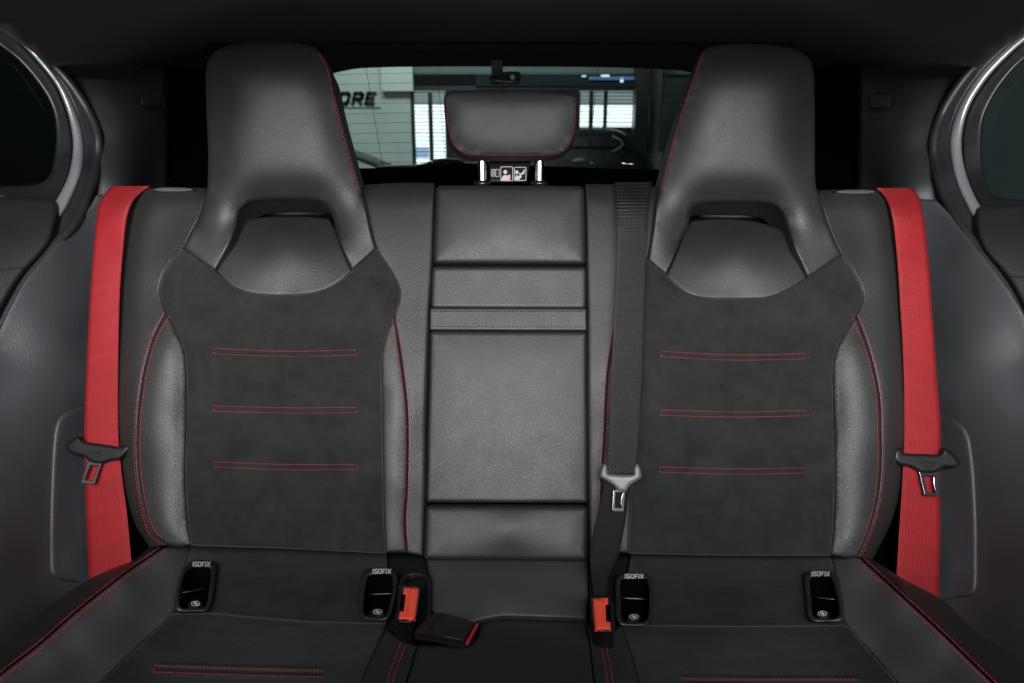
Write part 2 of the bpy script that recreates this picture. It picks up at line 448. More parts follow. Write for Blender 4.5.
BLACK_WEB = webbing("black_webbing", (.011, .011, .011), .42, .0022, .5, .9)

def plastic(name, base, rough, spec=.45, bump=.15, scale=1800.0):
    m = mat(name, base, rough, spec); b = m.node_tree.nodes["Principled BSDF"]
    tc = nd(m, "ShaderNodeTexCoord"); n = nd(m, "ShaderNodeTexNoise", Scale=scale, Detail=3.0); lk(m, tc.outputs["Object"], n.inputs["Vector"])
    b1 = nd(m, "ShaderNodeBump", Strength=bump, Distance=.0003); lk(m, n.outputs["Fac"], b1.inputs["Height"]); lk(m, b1.outputs[0], b.inputs["Normal"])
    n2 = nd(m, "ShaderNodeTexNoise", Scale=25.0, Detail=4.0); lk(m, tc.outputs["Object"], n2.inputs["Vector"])
    lk(m, maprange(m, n2.outputs["Fac"], rough - .07, rough + .07, .3, .7), b.inputs["Roughness"])
    return m
PLASTIC = plastic("black_plastic", (.006, .006, .006), .40, .38)
GLOSS = plastic("smooth_black_plastic", (.008, .008, .008), .28, .5, .04)
PILLAR = plastic("pillar_plastic", (.016, .017, .017), .52, .4, .3, 1100.0)
RUBBER = plastic("door_seal_rubber", (.010, .011, .012), .48)
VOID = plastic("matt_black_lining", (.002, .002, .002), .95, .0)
HOUSING = plastic("anchor_plastic", (.013, .013, .013), .38, .5)
FELT = plastic("roof_lining_felt", (.12, .128, .128), .98, .08, .6, 900.0)
GREYP = plastic("grey_plastic", (.085, .088, .092), .42)
LATCHP = plastic("latch_plastic", (.055, .058, .058), .42)
FRAMEP = plastic("window_frame_plastic", (.006, .0065, .0065), .45)
ORANGE = plastic("orange_red_plastic", (.90, .085, .045), .40, .5, .03)
REDLEATHER = plastic("red_plastic", (.50, .02, .02), .45)
THREAD = mat("red_thread", (.43, .020, .033), .7, .3)
DTHREAD = mat("black_thread", (.012, .012, .012), .8, .2)
CHROME = mat("chrome", (.82, .83, .84), .12, .5, 1.0)
SATIN = mat("satin_metal", (.26, .27, .29), .40, .5, .6)
DARKMETAL = mat("dark_steel", (.10, .10, .10), .4, .5, 1.0)
WHITE = mat("white_print", (.50, .50, .50), .6)
PINK = mat("pink_print", (.75, .30, .36), .6)
PIPING = plastic("piping_black", (.008, .008, .008), .6, .3)

def glass(name, tint, refl):
    m = bpy.data.materials.new(name); m.use_nodes = True; nt = m.node_tree; nt.nodes.clear()
    o = nd(m, "ShaderNodeOutputMaterial"); t = nd(m, "ShaderNodeBsdfTransparent"); t.inputs[0].default_value = (*tint, 1)
    g = nd(m, "ShaderNodeBsdfGlossy"); g.inputs["Roughness"].default_value = .02; g.inputs["Color"].default_value = (.9, .95, .95, 1)
    fr = nd(m, "ShaderNodeFresnel"); fr.inputs[0].default_value = 1.45
    k = nd(m, "ShaderNodeMath"); k.operation = 'MULTIPLY'; k.inputs[1].default_value = refl; lk(m, fr.outputs[0], k.inputs[0])
    mx = nd(m, "ShaderNodeMixShader"); lk(m, k.outputs[0], mx.inputs[0]); lk(m, t.outputs[0], mx.inputs[1]); lk(m, g.outputs[0], mx.inputs[2]); lk(m, mx.outputs[0], o.inputs[0])
    return m
REARGLASS = glass("rear_glass", (.74, .84, .82), .5)
SIDEGLASS = glass("tinted_side_glass", (.26, .30, .31), .5)

# ------------------------------------------------------------------ bucket seats (backs with integral headrests)
Wback = [(183,250,.006),(285,300,.012),(285,350,.003),(285,420,.0),(285,500,.008),(285,545,.008),(190,300,.010),(380,300,.006),(200,400,.008),(372,400,.008),(200,500,.014),(372,500,.014),
  (187,350,.014),(187,450,.020),(190,540,.022),(150,350,.018),(140,430,.024),(150,530,.024),(160,290,.0),(130,250,-.008),(150,200,-.014),(172,235,-.006),(190,200,-.010),(120,350,.008),(118,450,.014),(130,530,.014),
  (382,370,.014),(395,400,.016),(408,430,.012),(425,430,.002),(398,480,.018),(425,520,.004),(402,540,.014),(425,300,-.002),(402,300,.003),(432,200,-.014),(400,190,-.012),(385,215,-.004)]
Whead = [(262,50,.108),(262,120,.077),(262,180,.048),(215,120,.073),(325,120,.071),(218,225,.022),(350,222,.020),(183,250,.005),(377,250,.004),(215,272,.012),(352,271,.010),(198,255,.012),(364,256,.011)]
Wpad = [(285,296,.010),(220,272,.006),(350,271,.005),(285,270,.012),(285,245,.006),(285,228,-.012),(285,218,-.034),(250,222,-.03),(325,222,-.03),(230,245,-.004),(340,245,-.005)]

L = dict(
 headrest=[(183,248,'c'),(190,235),(199.6,217),(205,198),(207.5,185),(208,150),(206,100),(206,68),(209,59),(216,51),(227,46),(246,42),(276,41.5),(299,43),(314,47),(321,52,'c'),
   (330,67),(337.6,100),(349,143),(363,194),(368.6,220),(377,249,'c'),(352,271,'c'),(343,250),(336,231),(333,218),(328,208),(319,202),(300,200.5),(270,200.5),(255,202),(246,206),(240.5,214),(238.5,226),(230,243),(215,272,'c')],
 pad=[(215,272,'c'),(230,243),(240,225),(248,219.5,'c'),(268,217),(310,217),(329,219,'c'),(335.6,231),(343,250),(352,271,'c'),(341,281),(327,289.5),(308,294.5),(279,296),(250,293.5),(231,286)],
 suede=[(183,248,'c'),(215,272),(231,286),(250,293.5),(279,296),(308,294.5),(327,289.5),(341,281),(352,271),(377,249,'c'),(390.5,270),(399,288),(399,300),(393.5,317),(385,336),(381,356),(381,385),(382,430),(383,500),(385,553,'c'),
   (282,548),(192,545,'c'),(188.5,520),(186,478),(187,430),(187,370),(184,348),(177.6,334),(168.5,317),(163,306),(160,290),(163,275),(172,260.6)],
 outer_bolster=[(166,313,'c'),(168.5,317),(177.6,334),(184,348),(187,370),(187,430),(186,478),(188.5,520),(192,545,'c'),(180,547),(166,545,'c'),(152,532),(144.4,508.6),(138.7,478),(137,440),(139,407),(144.6,370),(154,337)],
 shoulder=[(141,189,'c'),(175,187.5),(207,188,'c'),(205,198),(199.6,217),(190,235),(183,248),(172,260.6),(163,275),(160,290),(163,306),(166,313,'c'),(154,337),(144.6,370),(139,407),(137,440),(138.7,478),(144.4,508.6),(152,532),(166,545,'c'),(150,548,'c'),(133,520),(121,480),(116,430),(115,370),(117,300),(124,235),(131,205)],
 inner_bolster=[(394.5,316,'c'),(399,345),(404,380),(407,407),(408,440),(407,490),(405,520),(407,553,'c'),(385,553,'c'),(383,500),(382,430),(381,385),(381,356),(385,336)],
 inner_side=[(363,192,'c'),(364,185,'c'),(400,183),(434,183,'c'),(432,260),(428.5,315),(426,400),(424.5,500),(423,556,'c'),(407,553,'c'),(405,520),(407,490),(408,440),(407,407),(404,380),(399,345),(394.5,316),(399,300),(399,288),(390.5,270),(377,249),(368.6,220)],
 seam_out=[(167,314),(154,337),(144.6,370),(139,407),(137,440),(138.7,478),(144.4,508.6),(152,532),(164,543)],
 seam_in=[(395,318),(399,345),(404,380),(407,407),(408,440),(407,490),(405,520),(407,551)],
 head_edge=[(319,53),(327,68),(334,101),(345.5,144),(359.5,194)],
 rows=[((214,351),(285,353.8),(357,352.5)),((214,408.5),(285,410.3),(357,410)),((215,464.5),(285,467),(357,467))],
 nout=22, nsh=20, topin=[(364,184),(400,183),(434,183)], latch=(153, 193, 187.8, 191.6), hole=[(236,196),(340,196),(340,226),(236,226)])
R = dict(
 headrest=[(842,255,'c'),(832,235),(825,216.6),(819,196),(815.5,183),(815,133),(814.5,83),(812.5,66),(808,57),(800,51),(786,46.5),(765,44),(740,43.5),(718,45),(706,48),(701,52,'c'),
   (687,89),(671.6,139),(658,192),(654,222),(647,260,'c'),(666,276,'c'),(674,256),(681,240),(688,226),(689.5,218),(691,211),(698,205.5),(712,203.5),(745,203),(765,204),(776,208),(782,216),(787,232),(796,252),(807.5,279,'c')],
 pad=[(666,276,'c'),(678.6,248),(688.5,224),(694,220.5,'c'),(715,219),(748,220.5),(768,225,'c'),(786.6,233),(797,254),(807.5,279,'c'),(788,290),(777.5,295),(763,298.5),(735,299.5),(702,298),(686,293)],
 suede=[(842,255,'c'),(807.5,279),(788,290),(777.5,295),(763,298.5),(735,299.5),(702,298),(686,293),(666,276),(647,260,'c'),(637,275),(630,291),(630,303),(634,318),(640,337),(642,356),(641,385),(637,430),(632,490),(629,553,'c'),
   (730,555),(830,555,'c'),(833,520),(834,478),(833.5,430),(832,385),(833,359),(839.7,341),(852.5,321),(860,308),(863,293.5),(854,273)],
 outer_bolster=[(856,315,'c'),(852.5,321),(839.7,341),(833,359),(832,385),(833.5,430),(834,478),(833,520),(830,555,'c'),(845,558),(858,557,'c'),(869,532),(878,497),(881,458.5),(880.5,430),(879.4,400),(875,374),(867,345)],
 shoulder=[(879,190,'c'),(850,189.5),(816.5,190,'c'),(819,196),(825,216.6),(832,235),(842,255),(854,273),(863,293.5),(860,308),(856,315,'c'),(867,345),(875,374),(879.4,400),(880.5,430),(881,458.5),(878,497),(869,532),(858,557,'c'),(872,560,'c'),(890,525),(903,485),(908,430),(908,370),(906,300),(899,235),(892,205)],
 inner_bolster=[(618,318,'c'),(612,345),(607,380),(604.5,430),(601.5,490),(604,554,'c'),(629,553,'c'),(632,490),(637,430),(641,385),(642,356),(634,320)],
 inner_side=[(658,192,'c'),(657,186,'c'),(625,184.5),(586,184,'c'),(587,260),(588,322),(588,430),(589,500),(590,557,'c'),(604,554,'c'),(601.5,490),(604.5,430),(607,380),(612,345),(618,318),(630,303),(630,291),(637,275),(647,260),(654,222)],
 seam_out=[(855,317),(867,345),(875,374),(879.4,400),(880.5,430),(881,458.5),(878,497),(869,532),(859,555)],
 seam_in=[(617,322),(612,345),(607,380),(604.5,430),(601.5,490),(603,540)],
 head_edge=[(703,53),(690.5,90),(675,140),(661.5,192)],
 rows=[((661,354),(735,357.5),(808,356)),((661,412.5),(735,414.5),(808,413)),((660,469.5),(735,471.5),(808,470.5))],
 nout=21, nsh=19, topin=[(657,186),(625,184.5),(586,184)], latch=(836, 876, 190, 193.8), hole=[(684,199),(790,199),(790,231),(684,231)])

def rowed(f, rows):
    def g(x, y):
        w = f(x, y)
        for r in rows:
            yc = np.interp(x, [p[0] for p in r], [p[1] for p in r])
            m = np.clip((x - r[0][0]) / 6, 0, 1) * np.clip((r[2][0] - x) / 6, 0, 1)
            dy = (y - yc)
            w = w + m * (.0011 * np.exp(-(dy / 2.0) ** 2) - .0012 * np.exp(-((np.abs(dy) - 3.6) / 1.6) ** 2))
        return w
    return g

def bucket_seat(D, right, label):
    M = (lambda p: mir(p)) if right else (lambda p: p)
    fb, fh, fp = TPS(M(Wback), 4e-3), TPS(M(Whead), 6e-3), TPS(M(Wpad), 2e-3)
    cx = np.mean([p[0] for p in D['suede']])
    t = thing('bucket_seat_back', label, 'car seat', tuple(SB(cx, 556., 0.)), 'red stitched rear seat backs')
    hd = [p[:2] for p in D['headrest']]; n_ = D['nout']
    outer, hole = hd[2:n_ - 2], hd[n_ + 2:-2]
    m_ = len(outer) // 2
    hdrops = [(outer, .022, 24), (outer[m_ - 5:m_ + 5], .022, 46), (hole, .034, 24)]
    got = []
    panel('headrest', D['headrest'], fh, LEATHER, t, r=3.2, depth=.006, step=3.5, thick=.045, drops=hdrops, smooth=60, out=got)
    fhe = got[0]
    panel('headrest_pad', D['pad'], fp, LEATHER, t, r=2.6, depth=.004, step=4.0, thick=.03)
    # the dark back of the opening under the headrest with a leather strip across it
    hx = [p[0] for p in D['hole']]; hy = [p[1] for p in D['hole']]
    panel('opening_lining', [(min(hx)-6, min(hy)-4, 'c'), (max(hx)+6, min(hy)-4, 'c'), (max(hx)+6, max(hy), 'c'), (min(hx)-6, max(hy), 'c')], const(-.072), LEATHER_DARK, t, r=0, depth=0, step=9, thick=.01)
    a, b_, c = (257, 326, 208.5) if not right else (700, 770, 211.5)
    panel('opening_strip', [(a, c-2.5, 'c'), ((a+b_)/2, c-3.5), (b_, c-2.5, 'c'), (b_, c+6, 'c'), ((a+b_)/2, c+7), (a, c+6, 'c')], const(-.058), LEATHER, t, r=3, depth=.006, step=4, thick=.01)
    fs = rowed(fb, D['rows'])
    sp = panel('suede_panel', D['suede'], fs, SUEDE, t, r=2.6, depth=.0035, step=2.6, thick=.03)
    sc_ = curve(D['suede'], True, 2.0); tube('piping', on(np.vstack([sc_, sc_[:1]]), fb, SB, -.0022), .0016, PIPING, sp, n=6)
    for r_ in D['rows']:
        c_ = curve(r_, False, 1.0); u, d = offset(c_, 2.6), offset(c_, -2.6)
        e0 = np.linspace(u[0], d[0], 6); e1 = np.linspace(u[-1], d[-1], 6)
        stitching('stitching', [u, d, e0, e1], fs, SB, THREAD, sp, dash=1.9, gap=.9, rad=.00032)
    bol_f = {}
    for k, nm in (('outer_bolster', 'side_bolster'), ('inner_bolster', 'side_bolster'), ('shoulder', 'shoulder_panel'), ('inner_side', 'side_panel')):
        dr = []
        if k == 'shoulder': a_ = [p[:2] for p in D[k]]; dr = [(a_[D['nsh']:] + [a_[0]], .045, 14), (a_[:3], .022, 12)]
        if k == 'inner_side': dr = [(D['topin'], .018, 14)]
        panel(nm, D[k], fb, LEATHER, t, r=2.6, depth=.0035, step=3.5, thick=.035, drops=dr, bulge=(.007 if k.endswith('bolster') else 0), R=16, smooth=14, out=bol_f.setdefault(k, []))
    for sm, bol, d_ in (('seam_out', 1 if right else -1, 3.0), ('seam_in', -1 if right else 1, 2.6)):
        c_ = curve(D[sm], False, 1.0); mb = MB()
        stitch_mesh(mb, offset(c_, bol * d_), bol_f[sm.replace('seam_out', 'outer_bolster').replace('seam_in', 'inner_bolster')][0], SB, lift=.0007); stitch_mesh(mb, offset(c_, -bol * d_), bol_f['shoulder' if sm == 'seam_out' else 'inner_side'][0], SB, lift=.0007)
        mb.link('stitching', THREAD, t)
    stitching('stitching', [curve(D['head_edge'], False, 1.0)], fhe, SB, THREAD, t, dash=2.2, gap=1.4, rad=.00046, lift=.0009)
    tube('piping', on(offset(curve(D['head_edge'], False, 3.0), -1.6 if not right else 1.6), fhe, SB, .0002), .0008, PIPING, t, n=6)
    x0, x1, y0, y1 = D['latch']
    o = panel('release_latch', [(x0, (y0+y1)/2), (x0+5, y0), ((x0+x1)/2, y0-.6), (x1-5, y0), (x1, (y0+y1)/2), (x1-8, y1), (x0+8, y1)], plus(fb, .004), LATCHP, t, r=1.5, depth=.004, step=2.5, thick=.01)
    xs = [p[0] for p in D['shoulder'] + D['inner_side']]
    lo, hi = min(xs) + 6, max(xs) - 4
    panel('back_board', [(lo, 192, 'c'), (hi, 192, 'c'), (hi, 575, 'c'), (lo, 575, 'c')], const(-.065), VOID, t, r=0, depth=0, step=40, thick=.02)
    return t, fb
seatL, fbL = bucket_seat(L, False, 'black bucket seat back with one headrest, behind the outer red belt, without any belt across its middle side')
seatR, fbR = bucket_seat(R, True, 'black bucket seat back with a black belt hanging down its side next to the armrest')
seatL['label'] = 'black suede and leather seat back whose middle side has no belt over it'
seatR['label'] = 'black suede and leather seat back with a black belt hanging over its middle side'

# ------------------------------------------------------------------ folding armrest between the seats
t = thing('folding_armrest', 'folded up leather armrest panel between the two bucket seat backs', 'armrest', tuple(SB(506., 556., 0.)))
fa = TPS([(435,190,-.010),(510,190,-.002),(585,190,-.010),(510,225,.000),(432,262,-.010),(510,258,-.006),(587,262,-.010),(510,290,-.008),(510,330,-.006),(430,330,-.010),(587,330,-.010),(510,420,.0),(426,420,-.006),(588,420,-.006),(510,500,.004),(426,500,-.002),(588,500,-.002),(510,530,.014),(425,552,.008),(588,556,.008),(510,556,.008)])
def quad(x0, y0, x1, y1, x2, y2, x3, y3, r=5):
    P = [np.array(p, float) for p in ((x0, y0), (x1, y1), (x2, y2), (x3, y3))]; out = []
    for i in range(4):
        p, a, b = P[i], P[i-1], P[(i+1) % 4]
        ua = (a - p) / np.linalg.norm(a - p); ub = (b - p) / np.linalg.norm(b - p)
        for k in range(5):
            s = k / 4; q = (1-s)**2 * (p + ua*r) + 2*s*(1-s) * p + s*s * (p + ub*r); out.append(tuple(q))
    return out
panel('upper_pad', quad(436, 185.5, 584, 186, 586.5, 264.5, 432.5, 264, 6), fa, LEATHER, t, r=5, depth=.010, step=4, thick=.03, bulge=.004, R=26)
panel('middle_pad', quad(432, 266.5, 586.5, 267, 586.5, 309, 430.5, 308.5, 5), fa, LEATHER, t, r=4, depth=.007, step=4, thick=.03)
panel('strap', quad(430, 308, 586.5, 308.5, 587, 330.5, 429.5, 330, 1.2), plus(fa, .0006), LEATHER, t, r=2, depth=.0022, step=4, thick=.02)
stitching('stitching', [((432,311.3),(585,311.6))], plus(fa, .0006), SB, DTHREAD, t, dash=2.4, gap=1.4, rad=.0005)
stitching('stitching', [((432,326.6),(585,327.0))], plus(fa, .0006), SB, DTHREAD, t, dash=2.4, gap=1.4, rad=.0005)
panel('main_pad', quad(429.7, 331, 587, 331.5, 588, 503, 425.5, 502.5, 4), fa, LEATHER, t, r=4, depth=.007, step=4, thick=.03, bulge=.003, R=30)
panel('lower_pad', quad(425.5, 505.5, 588, 506, 588.5, 561, 423.5, 560, 5), fa, LEATHER, t, r=5, depth=.009, step=4, thick=.03, bulge=.003, R=22)
panel('backing', [(424,188,'c'),(592,188,'c'),(594,566,'c'),(420,566,'c')], const(-.045), VOID, t, r=0, depth=0, step=40, thick=.02)

# ------------------------------------------------------------------ centre headrest on two chrome posts
t = thing('headrest', 'black leather headrest on two chrome posts above the armrest', 'headrest', tuple(SB(511., 184., -.05)))
HO = [(444,106),(444.5,97),(449,92.5),(458,91),(484,90.2),(507.5,90),(540,90.6),(562,92),(573,94),(577.5,98),(578,106),(577,128),(573,142),(567,151),(557,156.5),(540,158),(510,158.3),(480,158),(465,156.5),(455,150),(449,141),(446,126)]
fc = TPS([(511,90,-.020),(450,93,-.022),(572,94,-.022),(511,125,-.036),(511,158,-.056),(450,150,-.056),(572,150,-.056),(445,120,-.038),(577,120,-.038)])
got = []
hp = panel('cushion', HO, fc, LEATHER, t, r=3, depth=.003, step=3.0, thick=.010, bulge=.010, R=13, smooth=24, out=got)
stitching('stitching', [curve([(447,99),(447,112),(448.5,127),(452,140),(458,148.5),(466,153),(480,154.6),(510,155),(540,154.6),(556,153),(564.5,149.5),(570.5,141),(574.5,127),(575.5,108),(575,99)], False, 1.0)], got[0], SB, THREAD, hp, dash=2.0, gap=1.2, rad=.00048, lift=.0006)
for x in (482.4, 539.3):
    b0 = SB(x, 190., -.098); p = np.array([b0 + np.array([0, .003, .062]), b0 - np.array([0, 0, .02])]); V, Fc = tube_mesh(np.linspace(p[0], p[1], 6), .0062, 20)
    link('post', V, Fc, CHROME, t)
    yy = np.array([181.5, 186.5]); p = SB(np.array([x, x]), yy, np.array([-.098, -.100])); V, Fc = tube_mesh(np.linspace(p[0], p[1], 3), .0125, 20); link('guide_sleeve', V, Fc, GLOSS, t)
# the warning plate between the posts
lt = thing('warning_label', 'small black plate with white headrest pictograms between the chrome posts', 'label', tuple(SB(509., 182., -.075)))
wl = const(-.1075)
panel('plate', [(488.5,160,'c'),(531,160,'c'),(528.5,172,'c'),(526,181.5,'c'),(490,181.5,'c')], const(-.109), PLASTIC, lt, r=1, depth=.001, step=6, thick=.006)
def scal(o, k): c = o.mean(0); return c + (o - c) * k
mb = MB(); ring2(mb, rrect(500.5,166.5,513,181,1.2), rrect(501.1,167.1,512.4,180.4,.9), wl, SB, 0); ring2(mb, rrect(514,167,526.3,180.6,1.2), rrect(514.6,167.6,525.7,180,.9), wl, SB, 0); mb.link('pictogram_frame', WHITE, lt, False)
mb = MB(); disc2(mb, ell(505.3,172.0,1.9,2.1), wl, SB, 0); disc2(mb, np.array([(501.4,180.2),(502,177.5),(504,175.2),(506.4,175),(508,177),(509,180.2)]), wl, SB, 0); mb.link('pictogram', WHITE, lt, False)
mb = MB(); disc2(mb, ell(516.8,172.2,1.7,2.0), wl, SB, 0); disc2(mb, np.array([(514.8,179.8),(515.2,177),(516.5,175),(518.6,176),(521,175),(521.6,177),(519,179.8)]), wl, SB, 0)
disc2(mb, np.array([(519.2,172.4),(521,173.6),(522.8,171.6),(524.6,169),(525.2,170.2),(523.8,174.4),(522.2,174.2),(521,175.6),(519.2,174.2)]), wl, SB, 0); mb.link('pictogram', WHITE, lt, False)
mb = MB(); disc2(mb, np.array([(507.4,175.2),(510.2,174.4),(510.6,177.6),(509.8,180.2),(508.4,180.2),(507.2,177.4)]), wl, SB, .0003); mb.link('pictogram', PINK, lt, False)
mb = MB()
ring2(mb, rrect(491.2,169.2,495.2,176.4,.6), rrect(491.7,169.7,494.7,175.9,.4), wl, SB, 0); ring2(mb, rrect(495.6,169.2,499.4,176.8,.6), rrect(496.1,169.7,498.9,176.3,.4), wl, SB, 0)
for k in range(4): disc2(mb, np.array([(492.1,170.6+k*1.3),(494.3,170.6+k*1.3),(494.3,171.2+k*1.3),(492.1,171.2+k*1.3)]), wl, SB, 0)
mb.link('manual_symbol', WHITE, lt, False)

# ------------------------------------------------------------------ rear bench cushion
Wcu = [(150,545,-.004),(200,546,-.012),(285,548,-.014),(380,552,-.014),(200,580,-.024),(285,580,-.026),(380,584,-.026),(210,614,-.040),(285,616,-.043),(380,620,-.040),(250,650,-.044),(330,650,-.042),(250,690,-.040),(340,690,-.038),(250,740,-.03),
  (165,548,.0),(120,580,.002),(77,614,.004),(40,645,.004),(0,676,.004),(-40,712,.004),(150,580,-.006),(130,620,-.012),(80,660,-.010),(40,700,-.008),(172,612,-.030),(146,640,-.034),(102,683,-.034),(60,720,-.03),
  (130,561,-.012),(90,579,-.018),(50,606,-.020),(0,646,-.020),(-50,690,-.02)]
Wcu = Wcu + [(1025 - x, y + 7, w) for x, y, w in Wcu] + [(430,556,-.014),(505,556,-.014),(585,558,-.014),(505,590,-.012),(505,616,-.020),(505,624,-.022),(505,660,-.012),(505,700,-.010),(395,640,-.034),(400,680,-.024),(376,683,-.034),(600,640,-.034),(612,680,-.022),(632,683,-.034),(505,740,-.01)]
ISO = [
 ([(187,565),(193,561),(205,560.5),(214,561.5),(217,566),(215.5,580),(211,605),(207,611),(195,612),(181,612),(175.3,608),(175.8,591),(181,573)],
  [(188,570.5),(193,567.8),(204,567.5),(210,568.5),(211,573),(209,590),(206.5,604),(203,607),(192,607.5),(183,607.5),(180,604),(181,590),(184.5,577)],
  (192.4,209.8,561.6,566.6), (195.5,603.6), (182,593,210,588),
  'black anchor socket at the outer cushion seam, beside the belt with the dark blade'),
 ([(362,573),(367,569),(378,567.7),(391,568.5),(397.5,574),(397,588),(394,604),(390,617),(384,620.5),(371,620),(361.5,618.5),(358,612),(358.5,594),(360,580)],
  [(368,578),(372,575),(382,574.4),(390,575),(392.3,579),(392,594),(388.8,608),(386,615),(380,616.4),(370,616),(364.6,613.5),(364.4,600),(366,587)],
  (372.4,390.8,568.8,573.8), (377.5,611.8), (366,594,392,593.5),
  'black anchor socket immediately beside the buckle with the crumpled boot'),
 ([(616,579),(620,574.3),(632,573),(646,573.5),(652,580),(653.6,596),(653,613),(650.5,623),(644,625.8),(630,626),(619,624.5),(615.6,616),(615.2,598)],
  [(621,582),(624,579.3),(634,578.6),(645,579),(648,583),(649,598),(648.5,613),(646.5,620),(641,621.8),(630,622),(623.5,621),(621.3,615),(620.8,598)],
  (624.6,643.2,573.9,578.6), (634,616.8), (621.5,598,648.5,600),
  'black anchor socket immediately beside the buckle under the black belt'),
 ([(804,575),(809,571.2),(820,570.8),(832,571.5),(838,577),(841,590),(844.3,609),(842.5,619.5),(836,621.8),(824,622),(813,621.8),(808,617),(806,600)],
  [(810,580),(813,577.2),(821,576.4),(829,577),(832.5,582),(836,596),(838.8,608),(838,616),(833,617.8),(823,618),(815,617.6),(812.2,612),(811,596)],
  (811.2,829.4,571.4,576.3), (822.5,613.6), (811,597,836,600),
  'black anchor socket at the outer cushion seam, beside the belt with the bright blade')]
HOLES = [np.mean(a, 0) + (np.array(a) - np.mean(a, 0)) * .84 for a, *_ in ISO]
fu = TPS(Wcu, 2e-4)
cush = thing('bench_cushion', 'black suede and leather rear bench seat cushion with red seams', 'seat cushion', tuple(CU(512., 700., -.08)))
rowsL = [((154,668.5),(240,671.5),(325,673.5))]; rowsR = [((681,681.5),(770,682.5),(862,682.5))]
fur = rowed(fu, rowsL + rowsR)
def cpanel(name, out, m, f=fu, parent=cush, **k):
    a = dict(r=2.6, depth=.004, step=4.0, thick=.03, holes=HOLES); a.update(k); return panel(name, out, f, m, parent, proj=CU, **a)
rear = lambda x, y: fu(x, y)
# suede fields
cpanel('suede_panel', [(193,540,'c'),(290,542),(386,546,'c'),(388,585),(387,622,'c'),(340,621),(308,620),(250,615.5),(213,612),(174,612.5,'c'),(181,580),(187,560)], SUEDE_SEAT, r=1.8, depth=.0016)
s1 = cpanel('suede_panel', [(173,613.5,'c'),(213,613),(250,616.5),(308,621),(340,622),(385,623,'c'),(383.5,629),(373,655),(361,684),(340,740,'c'),(60,740,'c'),(102,683),(146,639.6)], SUEDE_SEAT, fur, r=1.8, depth=.0016, step=2.2)
cpanel('suede_panel', [(632,550,'c'),(730,551),(828,550,'c'),(834,570),(838,600),(845,624,'c'),(800,624.5),(720,625),(650,624),(622,623,'c'),(626,590)], SUEDE_SEAT, r=1.8, depth=.0016)
s2 = cpanel('suede_panel', [(621,624,'c'),(650,625),(720,626),(800,625.5),(846,625,'c'),(870,652),(897,683),(940,740,'c'),(664,740,'c'),(640,683),(630,650)], SUEDE_SEAT, fur, r=1.8, depth=.0016, step=2.2)
for sp, rr in ((s1, rowsL[0]), (s2, rowsR[0])):
    c_ = curve(rr, False, 1.0); u, d = offset(c_, 3.4), offset(c_, -3.4)
    stitching('stitching', [u, d, np.linspace(u[0], d[0], 8), np.linspace(u[-1], d[-1], 8)], fur, CU, THREAD, sp, dash=2.6, gap=1.1, rad=.00036, lift=.0007)
# side bolsters: leather inside the red seam, darker leather outside it
SLn = [(165,547),(120,578.5),(77,612.5),(40,645),(0,676),(-30,702)]
SRn = [(859,558),(888.5,585),(934.7,627.5),(992,683),(1040,730)]
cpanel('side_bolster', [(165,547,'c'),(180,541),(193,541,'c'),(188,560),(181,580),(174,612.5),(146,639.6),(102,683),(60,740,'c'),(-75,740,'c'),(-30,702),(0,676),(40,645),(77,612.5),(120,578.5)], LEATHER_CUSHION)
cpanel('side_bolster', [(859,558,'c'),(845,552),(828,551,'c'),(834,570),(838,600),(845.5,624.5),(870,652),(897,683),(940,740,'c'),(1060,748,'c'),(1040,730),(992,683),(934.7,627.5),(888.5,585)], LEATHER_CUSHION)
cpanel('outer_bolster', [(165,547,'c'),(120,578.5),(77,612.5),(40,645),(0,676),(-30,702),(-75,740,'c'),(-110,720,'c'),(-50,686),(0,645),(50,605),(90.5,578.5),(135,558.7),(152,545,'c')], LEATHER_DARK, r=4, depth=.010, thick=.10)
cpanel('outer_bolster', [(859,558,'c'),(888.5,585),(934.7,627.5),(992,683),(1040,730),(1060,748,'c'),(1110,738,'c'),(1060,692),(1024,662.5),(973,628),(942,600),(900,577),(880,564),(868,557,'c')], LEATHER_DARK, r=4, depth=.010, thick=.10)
stitching('stitching', seam_pair(SLn[:], 3.2), fu, CU, THREAD, cush, dash=2.6, gap=1.0, rad=.00036, lift=.0007)
stitching('stitching', seam_pair(SRn[:], 3.2), fu, CU, THREAD, cush, dash=2.6, gap=1.0, rad=.00036, lift=.0007)
# middle place
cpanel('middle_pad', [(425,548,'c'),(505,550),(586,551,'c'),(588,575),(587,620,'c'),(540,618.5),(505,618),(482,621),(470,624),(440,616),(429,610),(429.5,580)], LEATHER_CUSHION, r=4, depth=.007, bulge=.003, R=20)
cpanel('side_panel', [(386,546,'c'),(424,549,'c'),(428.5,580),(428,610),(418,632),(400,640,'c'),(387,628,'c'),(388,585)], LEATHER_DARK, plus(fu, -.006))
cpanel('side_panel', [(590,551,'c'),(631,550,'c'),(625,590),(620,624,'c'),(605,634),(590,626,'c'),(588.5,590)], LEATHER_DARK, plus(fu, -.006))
cpanel('middle_front', [(418,645,'c'),(440,645),(466,646),(478,634),(482,623),(505,619.5),(540,620),(586.5,621.5,'c'),(590,650),(594,684),(602,740,'c'),(384,740,'c'),(406.5,683)], CLOTH, plus(fu, .004), r=3.5, depth=.008)
ml = cpanel('front_strip', [(387,629,'c'),(402,640),(417.5,645.5,'c'),(406,683),(383.5,740,'c'),(340.5,740,'c'),(361.5,684),(373.5,655)], CLOTH, plus(fu, .003), r=2.5, depth=.005)
